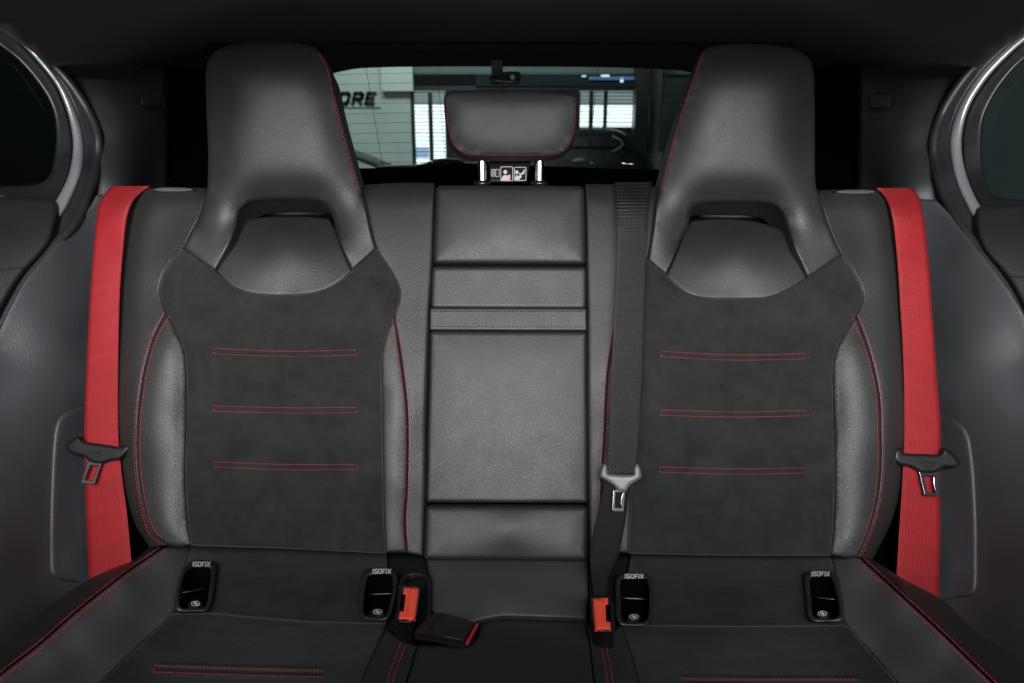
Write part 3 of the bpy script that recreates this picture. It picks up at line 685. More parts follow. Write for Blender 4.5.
mr = cpanel('front_strip', [(587,623,'c'),(604,636),(620,625.5,'c'),(630,652),(639.5,684),(663,740,'c'),(602.5,740,'c'),(594.5,684),(590.5,650)], CLOTH, plus(fu, .003), r=2.5, depth=.005)
stitching('stitching', seam_pair([(403.5,643),(396,663),(389.5,683),(384,700)], 2.6), plus(fu, .0032), CU, THREAD, ml, dash=2.4, gap=1.0)
stitching('stitching', seam_pair([(601,634),(605.5,655),(610.5,683),(614,705)], 2.6), plus(fu, .0032), CU, THREAD, mr, dash=2.4, gap=1.0)
cpanel('base', [(60,560,'c'),(965,565,'c'),(1100,760,'c'),(-80,760,'c')], VOID, const(-.085), r=0, depth=0, step=60, thick=.06)

# ------------------------------------------------------------------ child seat anchor points
for out, inn, tx, sy, bar, lab in ISO:
    cx, cy = np.mean(out, 0)
    g = thing('isofix_anchor', lab, 'anchor socket', tuple(CU(cx, cy, fu(np.array([cx]), np.array([cy]))[0])), 'child seat anchor sockets in the cushion')
    fi0 = TPS([(x, y, w) for (x, y), w in zip(out, fu(np.array(out)[:, 0], np.array(out)[:, 1]))], 5e-2); fi = plus(fi0, .004)
    V, Fc, V2, F2, fl, rim, nn = ring_mesh(out, inn, fi, CU, .0026, .024, shrink=.9); link('housing', V, Fc, HOUSING, g); link('socket_wall', V2, F2, VOID, g); link('socket_floor', fl, [list(range(len(fl)))], VOID, g, smooth=False)
    b0, b1 = [rim[np.argmin(((rim - CU(bx, by - 5, fi(np.array([bx]), np.array([by - 5.]))[0])) ** 2).sum(1))] - nn * .007 for bx, by in (bar[:2], bar[2:])]
    tube('bar', np.linspace(b0, b1, 4), .0012, DARKMETAL, g)
    q, F3 = strokes_px('ISOFIX', tx[0], tx[1], tx[2], tx[3], .78, .08); lettering('lettering', q, F3, fi, CU, WHITE, g, .0036)
    panel('symbol_tab', ell(sy[0], sy[1] + .8, 7.5, 4.2, 20).tolist(), plus(fi, -.0035), PLASTIC, g, proj=CU, r=1.2, depth=.001, step=3, thick=.004, bstep=1)
    mb = MB(); e = ell(sy[0], sy[1], 4.6, 2.5, 28); ring2(mb, e, ell(sy[0], sy[1], 4.0, 2.0, 28), fi, CU, -.0028); disc2(mb, ell(sy[0]+.4, sy[1]+.1, 1.9, .9, 12, .5), fi, CU, -.0028); disc2(mb, ell(sy[0]-1.6, sy[1]-.6, .8, .6, 10), fi, CU, -.0028)
    mb.link('symbol', WHITE, g, False)

# ------------------------------------------------------------------ seat belts
def belt_w(pts): return TPS(pts)
SBL = thing('seat_belt', 'red seat belt whose hanging tongue has a black coated blade', 'seat belt', tuple(SB(108., 585., -.03)), 'red outer seat belts')
le = [(112,186),(103,196),(98,207),(93.4,249.6),(89.7,301),(86.8,363),(84.2,430),(85,485),(88.6,578),(91,625)]
re = [(150,186),(140,193),(131.5,203),(126,220),(122.7,249.6),(119.7,290),(118,356),(118,430),(121,470),(127,516),(131,560),(136,610)]
wl_ = TPS([(148,187,-.050),(112,187,-.058),(130,203,-.024),(99,207,-.036),(110,250,-.019),(105,320,-.010),(102,400,-.007),(102,450,-.006),(105,520,-.009),(110,580,-.016),(112,625,-.02),(85,420,-.008),(118,420,-.006)])
ribbon('webbing', le, re, wl_, SB, RED_WEB, SBL, n=150, m=9, crown=.0012)
SBR = thing('seat_belt', 'red seat belt whose hanging tongue has a bright metal blade', 'seat belt', tuple(SB(918., 600., -.03)), 'red outer seat belts')
le2 = [(876,188),(884,195),(891.5,212),(897,253),(900.6,308),(903.6,363),(904.5,430),(902.5,481),(899,535),(896.6,576),(894,630)]
re2 = [(911,188),(917,194),(921,203),(926,235),(932,308),(937,378),(940.5,425),(940,478),(940.3,535),(938.8,600),(938,650)]
wr_ = TPS(mir([(148,187,-.050),(112,187,-.058),(130,203,-.024),(99,207,-.036),(110,250,-.019),(105,320,-.010),(102,400,-.007),(102,450,-.006),(105,520,-.009),(110,580,-.016),(112,625,-.02),(85,420,-.008),(118,420,-.006)]))
ribbon('webbing', le2, re2, wr_, SB, RED_WEB, SBR, n=150, m=9, crown=.0012)

def tongue(root, body, emblem, blade, slot, w0, mbody, mblade):
    tg = panel('tongue', body, const(w0), mbody, root, r=3.2, depth=.005, step=2.5, thick=.012, bstep=1.2)
    if emblem: panel('arrow_mark', emblem, const(w0 + .0007), PLASTIC if mbody is not PLASTIC else GLOSS, tg, r=.8, depth=.0006, step=2, thick=.002, bstep=1)
    o = resample(curve([p + ('c',) for p in blade], True, 1), 48, True); i_ = resample(curve([p + ('c',) for p in slot], True, 1), 48, True)
    k = np.argmin(((i_ - o[0]) ** 2).sum(1)); i_ = np.roll(i_, -k, 0)
    wb = const(w0 - .003); rg = [(0, -.0022), (0, 0), (.12, .0004), (.88, .0004), (1, 0), (1, -.0022)]
    Vs = [on(o * (1-f) + i_ * f, wb, SB, h) for f, h in rg]; n = 48
    Fc = [[a*n + j, a*n + (j+1) % n, (a+1)*n + (j+1) % n, (a+1)*n + j] for a in range(len(rg)-1) for j in range(n)]
    Fc += [[5*n + j, 5*n + (j+1) % n, (j+1) % n, j] for j in range(n)]
    bl = link('blade', np.vstack(Vs), Fc, PLASTIC if mblade is SATIN else mblade, tg, smooth=False)
    if mblade is SATIN:
        mb = MB(); mb.add(*tube_mesh(on(curve([blade[0], blade[3]], False, 2), wb, SB, .0005), .0007, 6)); mb.add(*tube_mesh(on(curve([slot[1], (slot[1][0]*.4+slot[2][0]*.6-.9, slot[1][1]*.4+slot[2][1]*.6), slot[2]], False, 2), wb, SB, .0005), .0007, 6))
        mb.link('bright_edge', CHROME, bl)
tongue(SBL, [(66,446),(71,440),(77.5,436.4),(81,439.5),(84,441.7),(101,444),(118,446.6),(123,445.6),(128,444.6),(129.6,447),(128.5,451),(124,456),(118.5,460),(108,461.5),(103,463.5),(95,463.5),(89,461),(84,457),(74,454.5),(67.5,450.5)],
   [(88.3,450.6,'c'),(104,452.8,'c'),(96,458.6,'c')], [(87.3,461),(102.5,462),(94.8,484.4),(81,483)], [(90.6,465.5),(98.8,466),(92,481),(84,480)], .006, PLASTIC, DARKMETAL)
tongue(SBR, [(893.8,456),(895,451),(900,447.6),(902.5,450.5),(904.5,453),(922,453.8),(940.6,454),(943,450.5),(945,448.3),(952,452.5),(957,458),(960,463),(956,467.4),(944,467.6),(940,471),(934,473),(922,473),(917,470.5),(911,467.4),(900,465),(895,461)],
   [(918.5,461.2,'c'),(937,462,'c'),(930,468.6,'c')], [(919.2,471),(939.2,471.5),(940.8,495.8),(925,495.8)], [(923.8,476),(933.8,476),(936,492.4),(927.6,492.4)], .006, PLASTIC, SATIN)

SBC = thing('seat_belt', 'black seat belt with a grey tongue hanging down beside the armrest', 'seat belt', tuple(SB(620., 570., .03)))
wc_ = TPS([(632,184,-.020),(632,200,.006),(632,240,.020),(630,320,.024),(626,400,.036),(620,468,.044),(610,240,.018),(650,240,.020)])
fold = lambda x, y: wc_(x, y) + .0009 * .5 * np.sin(y * 1.9 + .03 * x) * np.clip((246 - y) / 40, 0, 1)
ribbon('webbing', [(615,182),(615.5,200),(617,246),(613.5,322),(610.5,398),(608,473)], [(652,182),(649.5,200),(647.5,228),(643.6,322),(640.8,400),(635.5,473)], fold, SB, BLACK_WEB, SBC, n=420, m=9, crown=.001)
wc2 = TPS([(618,476,.040),(612,520,.044),(604,556,.046),(600,590,.050),(595,520,.042),(630,500,.042)])
ribbon('webbing', [(606,476),(601,500),(590,552),(592,580),(595,600)], [(634,476),(630,490),(624,530),(618,556),(608,578),(605,600)], wc2, SB, webbing("black_webbing_plain", (.004, .004, .004), .65, .0022, .2, .6), SBC, n=60, m=8)
tongue(SBC, [(600,476.5),(602,466.5),(604.5,463.3),(607,466),(608,473.4,'c'),(621,474.8),(633.6,474.4,'c'),(634,467),(637,463.8),(640.6,468),(641.3,477.5),(638,480.5),(630.5,485.5),(626.3,492,'c'),(619,492,'c'),(612.8,485.5),(603,478.8)],
   None, [(613.8,489.5),(625.2,489.5),(623.6,512),(612.6,511.5)], [(615.6,492.5),(623,492.5),(621.6,507.6),(615,507.6)], .050, GREYP, SATIN)

# ------------------------------------------------------------------ buckles in the cushion
def buckle(label, house, button, raised, slot, dz, boot=None):
    cx, cy = np.mean(house, 0)[:2] if not isinstance(house[0][-1], str) else np.mean([p[:2] for p in house], 0)
    w0 = fu(np.array([cx]), np.array([cy]))[0] + dz
    b = thing('belt_buckle', label, 'belt buckle', tuple(CU(cx, cy, w0 - .03)), 'red topped belt buckles')
    tilt = lambda x, y: w0 + (y - cy) * -.00012 + 0 * x
    panel('housing', house, tilt, GLOSS, b, proj=CU, r=2.5, depth=.005, step=2.5, thick=.05, bstep=1.2)
    bt = panel('release_button', button, plus(tilt, .0022), ORANGE, b, proj=CU, r=1.4, depth=.0022, step=2, thick=.002, bstep=1.0)
    panel('button_ridge', raised, plus(tilt, .0045), ORANGE, bt, proj=CU, r=2.2, depth=.003, step=2, thick=.001, bstep=1.0)
    panel('tongue_slot', slot, plus(tilt, .0008), VOID, b, proj=CU, r=.5, depth=.0005, step=3, thick=.002, bstep=1.0)
    if boot is not None:
        c = curve(boot, False, 1.5); tube('boot_rim', on(c, fu, CU, .006), .0022, LEATHER_DARK, b, n=10)
        mid = np.array([412, 603.]); inn = mid + (c - mid) * .86
        n = len(c); jit = .0035 * np.sin(np.arange(n) * .55) 
        V = np.vstack([on(c, fu, CU, .008), proj_j(inn, jit)]); Fc = [[i, i+1, n+i+1, n+i] for i in range(n-1)]
        link('boot', V, Fc, LEATHER_DARK, b)
    return b
def proj_j(c, j): return CU(c[:, 0], c[:, 1], fu(c[:, 0], c[:, 1]) + .001 + j)
buckle('orange red buckle standing in a crumpled black boot beside a flat black one',
   [(399.5,586),(405,584.3),(414,584.6),(419.5,586.2),(421,592),(419,606),(416.3,619),(412,623.5),(404,623.6),(397,621.8),(395.8,615),(397,600)],
   [(403.7,587.2,'c'),(419,588,'c'),(417.5,604),(415,619.4,'c'),(398.4,619.2,'c'),(399.8,611,'c'),(403.6,611,'c'),(405.7,594.5,'c'),(403,594.2,'c')],
   [(410.5,588.4),(418.3,588.8),(417,604),(414.3,618.4),(406,618.2),(408,604)],
   [(401.2,594.5,'c'),(405.2,594.8,'c'),(403.2,611,'c'),(399.6,610.6,'c')], .024,
   [(399.5,590),(401,583),(404.5,578),(410.5,575),(417,574.6),(423.5,575.5),(428,579.5),(429.2,588),(429.2,608),(427.5,618),(424,624.5),(417,631)])
buckle('orange red buckle at the lower end of the black belt',
   [(591,598),(596,595.6),(606,595.4),(611,597),(614,606),(615,620),(613.5,630),(607,632.4),(597,632),(593.5,628),(591.5,612)],
   [(592.6,598,'c'),(608,597.4,'c'),(608.2,604.4,'c'),(605.6,605,'c'),(606.2,621,'c'),(610.3,621.6,'c'),(610.8,629.6,'c'),(595,629.6,'c'),(593.2,614)],
   [(593.4,599),(600.5,598.8),(603.6,603),(604,622),(602,628.4),(595.6,628.6),(594,614)],
   [(606,605.2,'c'),(610.4,605.4,'c'),(611.2,621.2,'c'),(606.6,620.8,'c')], .026)
b = thing('belt_buckle', 'black covered buckle with a red end lying flat on the cushion', 'belt buckle', tuple(CU(446., 632., -.02)), 'red topped belt buckles')
wf3 = TPS([(415,632,.0),(430,618,.002),(440,613,.006),(466,643,.006),(477,623,.004),(450,628,.012),(430,632,.006)]); wf3 = plus(wf3, -.008)
panel('cover', [(414,632.5),(420,625),(428,617.5),(434,613.2),(441,612.6),(458,617),(476,622.4,'c'),(465,642.6,'c'),(448,639.5),(429,636),(418,634.5)], wf3, LEATHER_DARK, b, proj=CU, r=3, depth=.005, step=2.5, thick=.005, bstep=1.2)
panel('release_button', [(476.6,622.6,'c'),(478.4,624,'c'),(472,636),(468,643.4,'c'),(465.6,642.8,'c'),(470.4,634)], plus(wf3, .001), REDLEATHER, b, proj=CU, r=.8, depth=.001, step=2, thick=.002, bstep=1.0)
tube('collar_seam', on(curve([(429,635.8),(431,627),(436,619.5),(441.5,613.4)], False, 1.5), wf3, CU, .0004), .0006, PIPING, b, n=6)

# ------------------------------------------------------------------ side trims beside the belts
Wside = [(135,200,-.10),(135,400,-.085),(135,560,-.07),(105,230,-.075),(100,320,-.066),(100,420,-.060),(100,560,-.05),(80,300,-.035),(70,400,-.010),(60,340,.000),(52,480,.010),(45,560,.016),(30,400,.038),(25,500,.050),(10,620,.068),(0,350,.048),(0,450,.072),(0,560,.086),(-60,450,.13),(-60,640,.14),(85,235,-.05),(60,250,-.01),(75,560,-.02),(60,600,.0)]
fsl = TPS(Wside); fsr = TPS(mir(Wside))
gs = 'side trims between seat and door'
t = thing('side_trim', 'grained black side trim behind the belt whose tongue has a dark blade', 'side trim', tuple(SB(60., 620., -.05)), gs)
panel('trim_panel', [(140,191,'c'),(96,195,'c'),(90,206),(77,220),(51,249.6),(25.6,279),(8,310),(-4,336),(-70,470),(-110,760,'c'),(140,700,'c')], fsl, LEATHER_SIDE, t, r=3, depth=.005, step=6, thick=.02)
panel('pocket_panel', [(90,406),(76,407),(64,412),(56,422),(52,445),(49.5,500),(48.5,560),(50,574),(57,580),(75,583),(96,584)], plus(fsl, .006), LEATHER_SIDE, t, r=6, depth=.009, step=4, thick=.02)
t = thing('side_trim', 'grained black side trim behind the belt whose tongue has a bright blade', 'side trim', tuple(SB(965., 630., -.05)), gs)
panel('trim_panel', [(885,197,'c'),(936,200,'c'),(948,212),(963,231),(990,264),(1012,293.5),(1028,322),(1090,470),(1130,760,'c'),(885,705,'c')], fsr, LEATHER_SIDE, t, r=3, depth=.005, step=6, thick=.02)
panel('pocket_panel', [(930,414),(945,416.5),(957,420),(966,428),(972,445),(976.5,490),(978.5,560),(977.5,588),(973,596),(960,598),(930,599)], plus(fsr, .006), LEATHER_SIDE, t, r=6, depth=.009, step=4, thick=.02)

# ------------------------------------------------------------------ rear doors with their windows
Wdoor = [(100,140,-.10),(85,110,-.09),(85,170,-.07),(98,160,-.10),(70,220,-.03),(50,250,-.005),(20,285,.02),(60,90,-.06),(40,50,-.04),(0,20,.0),(0,120,-.01),(0,190,.0),(50,170,-.055),(0,260,.03),(-80,200,.09),(-60,330,.08),(-60,30,.05)]
fdl = TPS(Wdoor); fdr = TPS(mir(Wdoor))
def door(side, label, sealpts, trim_o, trim_i, glass_in, top, fd, seam):
    d = thing('rear_door', label, 'car door', tuple(SB(sealpts[-1][0], sealpts[-1][1], .03)), 'rear doors')
    s = -1 if side == 'l' else 1
    ex = -140 if side == 'l' else 1165
    c = curve(sealpts, False, 3); tube('door_seal', on(c, plus(fd, -.004), SB), .0065, RUBBER, d, n=12)
    # dark frame between the seal and the bright trim, and between the trim and the pane
    inner = trim_o[::-1]
    panel('window_frame', [p + (() if 0 < i < len(sealpts)-1 else ('c',)) for i, p in enumerate(sealpts)] + [p + (() if 0 < i < len(inner)-1 else ('c',)) for i, p in enumerate(inner)], plus(fd, -.006), RUBBER, d, r=2, depth=.003, step=5, thick=.02)
    panel('metal_trim', [p + (() if 0 < i < len(trim_o)-1 else ('c',)) for i, p in enumerate(trim_o)] + [p + (() if 0 < i < len(trim_i)-1 else ('c',)) for i, p in enumerate(trim_i[::-1])], plus(fd, .0), SATIN, d, r=4.5, depth=.007, step=3, thick=.015)
    gi = glass_in[::-1]
    panel('inner_frame', [p + (() if 0 < i < len(trim_i)-1 else ('c',)) for i, p in enumerate(trim_i)] + [p + (() if 0 < i < len(gi)-1 else ('c',)) for i, p in enumerate(gi)], plus(fd, -.010), FRAMEP, d, r=3, depth=.005, step=4, thick=.02)
    g0 = glass_in[0]; g1 = glass_in[-1]
    gl = [(x - s * 0 , y) for x, y in glass_in]
    panel('pane', [p + (() if 0 < i < len(gl)-1 else ('c',)) for i, p in enumerate(gl)] + [(ex, g1[1], 'c'), (ex, g0[1], 'c')], plus(fd, -.022), SIDEGLASS, d, r=0, depth=0, step=14, thick=.003)
    panel('door_panel', top, plus(fd, .012), LEATHER_DARK, d, r=5, depth=.010, step=5, thick=.05)
    tube('panel_seam', on(curve(seam, False, 3), plus(fd, .0122), SB), .0012, PIPING, d, n=6)
    return d
door('l', 'dark rear door with a tinted window, beside the belt whose tongue has a dark blade',
  [(-30,-12),(0,20),(30,44),(60,72),(83,103),(96,130),(98,150),(95,172),(88,193),(77,220),(51,250),(25.6,279),(8,310),(-6,340)],
  [(-30,-2),(0,22),(20,34),(45,62),(66,90),(79,120),(84,148),(81,174),(68,205),(56,224)],
  [(-30,6),(0,29),(18,41),(40,64),(57,87),(69,118),(73,148),(68,176),(56,200),(47,214)],
  [(-30,22),(0,46),(20,62),(40,86),(52,108),(56,132),(54,160),(49,176),(38,184),(0,186.5),(-30,187)],
  [(-140,196,'c'),(0,197),(46,198),(55,201),(58,208),(56,222),(48,245),(22,276),(5,304),(-10,335),(-60,420,'c'),(-140,420,'c')], fdl, [(-40,272),(0,270),(24,267.5)])
door('r', 'dark rear door with a tinted window, beside the belt whose tongue has a bright blade',
  [(1060,0),(1024,26),(992,51),(966.5,76),(944,110),(934.5,138),(934.5,160),(940,182),(948,202),(963,229),(990,264),(1012,293.5),(1028,324)],
  [(1060,10),(1024,34),(1000,53),(978,76),(959,106),(950,136),(951,160),(958,186),(968,208),(977,224)],
  [(1060,18),(1024,42),(1006,58),(986,80),(969,108),(962,136),(963,160),(969,182),(976,198),(984,212)],
  [(1060,34),(1024,60),(1008,76),(994,96),(984,118),(981.5,140),(983,166),(988,186),(994,196),(1024,200),(1060,201)],
  [(1165,204,'c'),(1024,204),(990,205),(979,207),(976,213),(976.5,230),(984,250),(1006,277),(1018,298),(1034,330),(1085,420,'c'),(1165,420,'c')], fdr, [(1064,279),(1030,278),(1007,275)])

# ------------------------------------------------------------------ rear pillars
Wpil = [(60,75,-.10),(100,140,-.11),(90,195,-.09),(125,130,-.14),(128,185,-.13),(115,80,-.15),(150,100,-.22),(150,180,-.24),(200,120,-.42),(200,185,-.42),(260,100,-.58),(345,60,-.72),(360,190,-.72),(200,60,-.40)]
fpl = TPS(Wpil); fpr = TPS(mir(Wpil))
gp = 'rear pillar trims'
t = thing('pillar_trim', 'dark rear pillar trim above the belt whose tongue has a dark blade', 'pillar trim', tuple(SB(100., 193., -.12)), gp)
panel('cover', [(56,74,'c'),(80,76),(103,78),(125,77),(150,60),(180,40),(250,30),(318,30,'c'),(322,80),(352,192,'c'),(250,192),(160,208,'c'),(84,206,'c'),(100,160),(100,130),(84,103)], fpl, PILLAR, t, r=2.5, depth=.005, step=5, thick=.01)
panel('cargo_shade_panel', [(165,40,'c'),(318,28,'c'),(322,80),(352,196,'c'),(165,196,'c')], plus(fpl, .006), VOID, t, r=0, depth=0, step=8, thick=.01)  # near-black panel paints the headrest's shade over the inner pillar
panel('coat_hook', [(141,97),(143,93.5),(150,92.5),(160,93.5),(162,97),(161,104),(158,107),(148,107),(142.5,105)], plus(fpl, .010), PILLAR, t, r=2, depth=.005, step=2.5, thick=.015, bstep=1)
t = thing('pillar_trim', 'dark rear pillar trim above the belt whose tongue has a bright blade', 'pillar trim', tuple(SB(925., 196., -.12)), gp)
panel('cover', [(972,74,'c'),(950,76),(930,77.5),(900,78),(875,60),(845,40),(775,30),(706,30,'c'),(700,80),(671,195,'c'),(775,195),(870,210,'c'),(951,208,'c'),(934,166),(932,140),(943,110)], fpr, PILLAR, t, r=2.5, depth=.005, step=5, thick=.01)
panel('cargo_shade_panel', [(860,40,'c'),(706,28,'c'),(700,80),(671,198,'c'),(860,198,'c')], plus(fpr, .006), VOID, t, r=0, depth=0, step=8, thick=.01)  # the same painted headrest shade on the other pillar
panel('coat_hook', [(869,98),(870.5,94.5),(877,93),(887,93),(890,95),(890.5,102),(888,107),(878,108.5),(871,107)], plus(fpr, .010), PILLAR, t, r=2, depth=.005, step=2.5, thick=.015, bstep=1)

# ------------------------------------------------------------------ roof lining, parcel shelf, rear window
frf = TPS([(512,50,.0),(300,52,.006),(724,52,.006),(63,78,.070),(135,82,.055),(962,78,.070),(890,82,.055),(0,20,.070),(1024,24,.070),(-60,-60,.07),(1084,-60,.07),(200,60,.03),(824,60,.03),(512,-100,.0),(250,-100,.01),(774,-100,.01),(512,-300,.0),(100,-300,.05),(924,-300,.05)])
frd = lambda x, y: -frf(x, y)
def roofproj(x, y, w): return RF(x, y, w)
o = panel('ceiling', [(-520,-320,'c'),(1544,-320,'c'),(1300,-130),(1110,-20),(1040,24),(1000,50),(966,79,'c'),(930,79.5),(890,83),(824,62),(720,48),(600,48.5),(512,48.5),(424,48.5),(304,48),(200,56),(135,81),(103,79.5),(60,78,'c'),(30,50),(-10,24),(-86,-20),(-276,-130)], frf, FELT, None, proj=RF, r=0, depth=0, step=12, thick=.004)
struct(o)
# rear window
WY = -.76
t = thing('rear_window', 'tinted rear window with fine heating wires behind the centre headrest', 'window', tuple(SB(512., 172., WY)))
wn = TPS([(512,66,WY-.01),(512,168,WY),(335,70,WY+.02),(690,70,WY+.02),(360,168,WY+.03),(664,168,WY+.03)])
panel('pane', [(318,76,'c'),(340,70),(363,66.5),(437,65),(512,65),(593,65.5),(660,67.5),(687,70),(706,77,'c'),(668,172,'c'),(570,167.5),(464.5,165.5),(354,169,'c')], wn, REARGLASS, t, r=0, depth=0, step=16, thick=.004)
panel('upper_frame', [(190,20,'c'),(304,20),(512,20),(720,20),(834,20,'c'),(834,98,'c'),(720,82),(687,71),(660,68.5),(593,66.5),(512,66),(437,66),(363,67.5),(340,71),(318,77),(190,98,'c')], plus(wn, .012), VOID, t, r=1, depth=.002, step=8, thick=.003)
panel('lower_frame', [(340,168,'c'),(354,168.2),(400,167.5),(464.5,165),(510,165),(570,167),(620,169),(668,169.5),(690,169.5,'c'),(690,200,'c'),(340,200,'c')], plus(wn, .02), VOID, t, r=2, depth=.006, step=8, thick=.02)
mb = MB()
for k in range(10):
    y = 72.5 + k * 9.9
    mb.add(*tube_mesh(on(curve([(325,y+2.2),(430,y+.3),(512,y),(594,y+.3),(700,y+2.2)], False, 12), wn, SB, .003), .00045, 5))
for x0, x1 in ((366,383),(437,446),(598,588),(668,650)):
    mb.add(*tube_mesh(on(curve([(x0,68),((x0+x1)/2,118),(x1,167)], False, 12), wn, SB, .0035), .0006, 5))
mb.link('heating_wires', PIPING, t)
panel('wiper', [(376,166.6),(395,165),(424,163.4),(432,159.6),(445,158.2),(458,158.8),(466,162),(495,161),(497,163.5),(466,166.5),(440,168),(400,168),(378,168)], plus(wn, -.03), GLOSS, t, r=1.5, depth=.006, step=4, thick=.02)
# dash camera hanging in the top of the rear window
t = thing('dash_camera', 'small black camera with a cable hanging at the top of the rear window', 'dash camera', tuple(SB(500., 66., WY+.05)))
wcam = const(WY + .06)
panel('bracket', [(490,60,'c'),(503,60,'c'),(503,71),(505,80,'c'),(490.5,80,'c'),(491.5,70)], wcam, GLOSS, t, r=1.2, depth=.004, step=3, thick=.02, bstep=1)
panel('body', [(488,77.5),(489.5,76),(498,75.5),(503,72.2),(508,71.6),(518,71.6),(520.5,73.5),(520.5,80),(518,82.6),(504,83),(492,81.5),(489,80)], plus(wcam, .008), GLOSS, t, r=2, depth=.008, step=2.5, thick=.008, bstep=1)
panel('lens', ell(512.5, 77, 2.6, 2.6, 18).tolist(), plus(wcam, .010), SATIN, t, r=1.2, depth=.003, step=1.5, thick=.004, bstep=1)
tube('cable', on(curve([(494,81),(497,85),(500,88.4),(503,89),(504.4,86.5),(503,82)], False, 1.5), wcam, SB), .0010, PIPING, t, n=6)
# parcel shelf behind the seat backs
a = SB(np.array([120., 905.]), np.array([190., 192.]), np.array([-.06, -.06])); z = a[:, 2].min() - .01
mb = MB(); mb.box((-.56, a[:, 1].mean() + .04, z - .02), (.56, 1.62, z)); o = mb.link('parcel_shelf', VOID, None, False); tag(o, 'matt black parcel shelf behind the seat backs below the rear window', 'shelf')

# ------------------------------------------------------------------ the garage seen through the rear window
def wallmat(name, base, rough=.8):
    m = mat(name, base, rough, .2); b = m.node_tree.nodes["Principled BSDF"]; tc = nd(m, "ShaderNodeTexCoord")
    n = nd(m, "ShaderNodeTexNoise", Scale=3.0, Detail=5.0); lk(m, tc.outputs["Object"], n.inputs["Vector"])
    r = ramp(m, n.outputs["Fac"], ((.3, tuple(c * .9 for c in base)), (.7, tuple(c * 1.06 for c in base)))); lk(m, r.outputs[0], b.inputs["Base Color"]); return m
WALLM = wallmat("garage_wall_paint", (.44, .52, .49)); DWALL = wallmat("garage_dark_paint", (.05, .065, .065)); COLM = wallmat("column_paint", (.10, .12, .12))
CONC = wallmat("concrete_floor", (.16, .16, .16)); INK = mat("black_letters", (.008, .010, .010), .5); BLACKF = mat("black_frame", (.006, .008, .008), .4)
GY = 5.0
def gbox(mb, x0, y0, x1, y1, Y, d=.06):
    p = at(np.array([x0, x1]), np.array([y1, y0]), Y); xm = at(np.array([x0, x1]), np.array([118., 118.]), Y)[:, 0]; p[:, 0] = xm; mb.box((p[0, 0], Y, p[0, 2]), (p[1, 0], Y + d, p[1, 2]))
mb = MB(); gbox(mb, 60, -190, 411, 310, GY, .03); tag(mb.link('garage_wall', WALLM, None, False), 'pale green garage wall carrying black letters, seen through the rear window', 'wall')
mb = MB(); gbox(mb, 383, -190, 414, 91, GY - .06, .05); tag(mb.link('wall_pilaster', wallmat("pilaster_paint", (.52, .60, .57)), None, False), 'pale boxed duct above the corner of the lettered garage wall', 'duct')
q, F3 = strokes_px('ORE', 338, 373.5, 91.5, 105, 3.3, .16, 1.0)
sg = thing('wall_sign', 'black slanted letters on the pale garage wall', 'sign', tuple(at(358., 106., GY - .01)))
lettering('lettering', q, F3, const(.012), YP(GY), INK, sg, 0.0)
mb = MB(); gbox(mb, 336, 107, 381, 107.9, GY - .008, .006); mb.link('underline', wallmat("grey_line", (.16, .19, .18)), sg, False)
t = thing('sloping_bar', 'dark sloping bar before the pale garage wall', 'rail', tuple(at(350., 150., GY - .4)))  # dark sloping shape, built as a plain bar
p = at(np.array([338., 352., 372., 390.]), np.array([148., 153.5, 161., 168.5]), GY - .4); tube('bar', p, .030, COLM, t)
# bright window with slatted blinds
def emit(name, col, st):
    m = mat(name, (0, 0, 0), .5); b = m.node_tree.nodes["Principled BSDF"]; b.inputs["Emission Color"].default_value = (*col, 1); b.inputs["Emission Strength"].default_value = st; return m
DAY = emit("daylit_pane", (.90, 1.0, 1.0), 1.9); DAY2 = emit("dim_daylit_pane", (.62, .72, .74), .42); BLUE = emit("blue_glint", (.12, .30, .62), .45)
t = thing('garage_window', 'bright window with slatted blinds in the garage behind the centre headrest', 'window', tuple(at(520., 165., GY)))
mb = MB(); gbox(mb, 411, 89, 414.5, 170, GY, .03); gbox(mb, 411, 86, 640, 90.5, GY, .03); gbox(mb, 411, 165, 640, 172, GY, .03); gbox(mb, 428.5, 92, 432.5, 165, GY, .028); gbox(mb, 445, 92, 580, 165, GY, .028); gbox(mb, 589, 91, 593, 128, GY, .028); gbox(mb, 603.5, 91, 607, 128, GY, .028); gbox(mb, 633, 86, 640, 172, GY, .03); gbox(mb, 578, 127, 636, 170, GY, .028)
mb.link('frame', BLACKF, t, False)
mb = MB(); gbox(mb, 414, 105, 446, 166, GY + .05, .02); gbox(mb, 579, 105.5, 634, 127.5, GY + .05, .02); mb.link('pane', DAY, t, False)
mb = MB(); gbox(mb, 414, 90, 446, 104.9, GY + .05, .02); gbox(mb, 579, 90, 634, 105.3, GY + .05, .02); mb.link('pane', DAY2, t, False)
mb = MB(); gbox(mb, 414.5, 147, 428, 158, GY + .045, .004); mb.link('pane', emit("pale_blue_pane", (.45, .68, 1.0), .8), t, False)
mb = MB()
for k in range(20):
    gbox(mb, 414, 92 + k * 3.7, 446, 92.9 + k * 3.7, GY + .03, .006)
    if k < 10: gbox(mb, 579, 92 + k * 3.7, 634, 92.8 + k * 3.7, GY + .03, .006)
mb.link('blind', wallmat("blind_slats", (.16, .26, .27)), t, False)
t = thing('roller_door', 'dark roller door box with blue reflections above the bright garage window', 'door box', tuple(at(560., 88., GY)))
mb = MB(); gbox(mb, 476, 74, 640, 86, GY - .1, .1); mb.link('housing', wallmat("dark_teal_paint", (.012, .022, .026)), t, False)
mb = MB(); gbox(mb, 588, 76.6, 634, 79.6, GY - .12, .015); mb.link('blue_glint_strip', BLUE, t, False)  # glowing strip painted as the blue reflection on the box
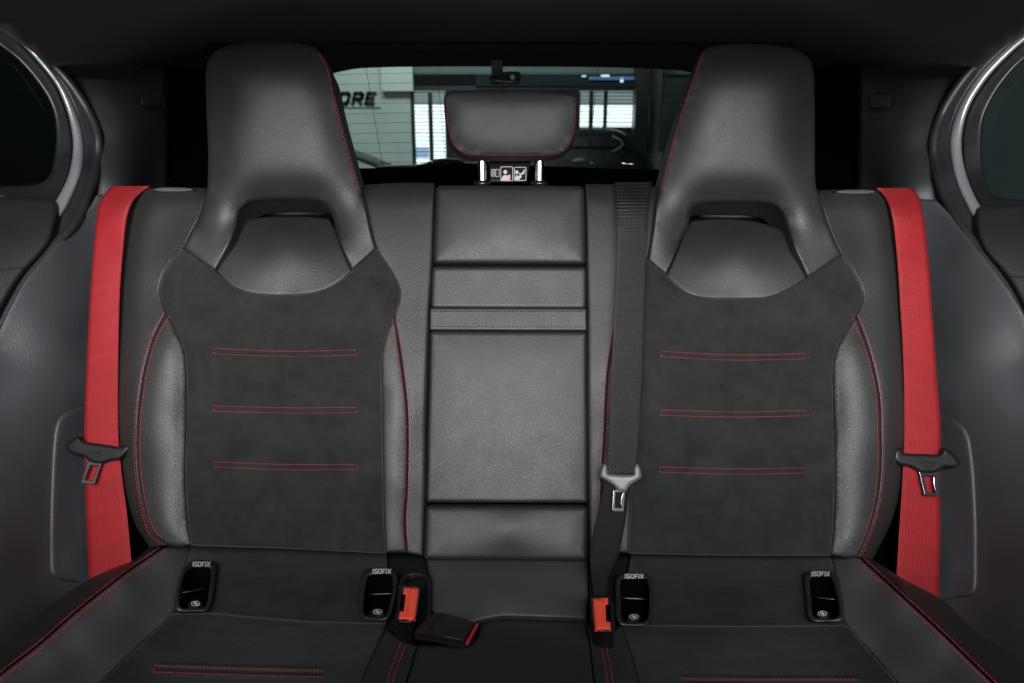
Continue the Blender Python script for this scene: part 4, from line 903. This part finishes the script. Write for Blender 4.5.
mb = MB(); gbox(mb, 600, 74.8, 608, 76.8, GY - .12, .015); gbox(mb, 581, 75.4, 585, 76.6, GY - .12, .015); gbox(mb, 619, 77, 622, 82, GY - .12, .015); mb.link('pale_glint', emit("cool_glint", (.8, .93, 1.0), 1.2), t, False)  # glowing spots painted as small pale reflections on the box
mb = MB(); gbox(mb, 414, -190, 700, 74, GY, .15); tag(mb.link('garage_wall', wallmat("upper_wall_paint", (.12, .16, .155)), None, False), 'dim teal garage wall above the bright window', 'wall')
mb = MB(); gbox(mb, 640, -190, 1100, 310, GY + .3, .15); tag(mb.link('garage_wall', wallmat("far_wall_paint", (.10, .135, .13)), None, False), 'dark green garage wall beyond the columns', 'wall')
mb = MB(); gbox(mb, 635, -190, 648, 310, GY - .25, .12); tag(mb.link('garage_column', BLACKF, None, False), 'black column at the edge of the bright garage window', 'column')
mb = MB(); gbox(mb, 650, -190, 660, 152, GY - .15, .12); gbox(mb, 645, 152, 664, 310, GY - .18, .2); tag(mb.link('garage_column', COLM, None, False), 'grey column with a wider foot beside the black column', 'column')
# a dark parked car below the bright window
t = thing('parked_car', 'black car parked in the garage below the bright window', 'car', (.6, GY - .7, 0))
CARP = plastic("car_paint_black", (.004, .005, .006), .3, .5, .0)
Yc = YP(GY - .7)
panel('body', [(500,240,'c'),(500,152),(530,146),(556,131),(580,128.5),(615,129.5),(628,136),(640,150),(652,162),(655,240,'c')], const(0), CARP, t, proj=Yc, r=6, depth=.12, step=8, thick=.6)
panel('windscreen', [(545,147),(562,133.5),(590,132),(613,133),(624,143),(628,148),(590,149)], const(.02), GLOSS, t, proj=Yc, r=2, depth=.02, step=6, thick=.03)
panel('headlamp', [(573,160),(582,158),(586,160.5),(582,162.5),(574,163)], const(.05), wallmat("lamp_lens", (.12, .15, .15)), t, proj=Yc, r=1, depth=.02, step=3, thick=.05)
tube('wheel_arch', Yc(np.array([612., 620., 623., 620., 612.]), np.array([136., 140., 144., 148., 152.]), np.full(5, .03)), .006, COLM, t)
# floor, ceiling and side walls of the garage
mb = MB(); mb.box((-4, -2, -.1), (4, 6, 0)); struct(mb.link('floor', CONC, None, False))
mb = MB(); mb.box((-1.7, -2, .0), (-1.6, 4.2, 3)); tag(mb.link('garage_wall', wallmat('near_wall_paint', (.012, .016, .016)), None, False), 'nearly black garage wall outside the rear door window beside the dark bladed belt', 'wall')
mb = MB(); mb.box((2.6, -2, .0), (2.7, 6, 3)); tag(mb.link('garage_wall', wallmat("side_wall_paint", (.30, .36, .36)), None, False), 'plain garage wall outside the rear door window beside the bright bladed belt', 'wall')
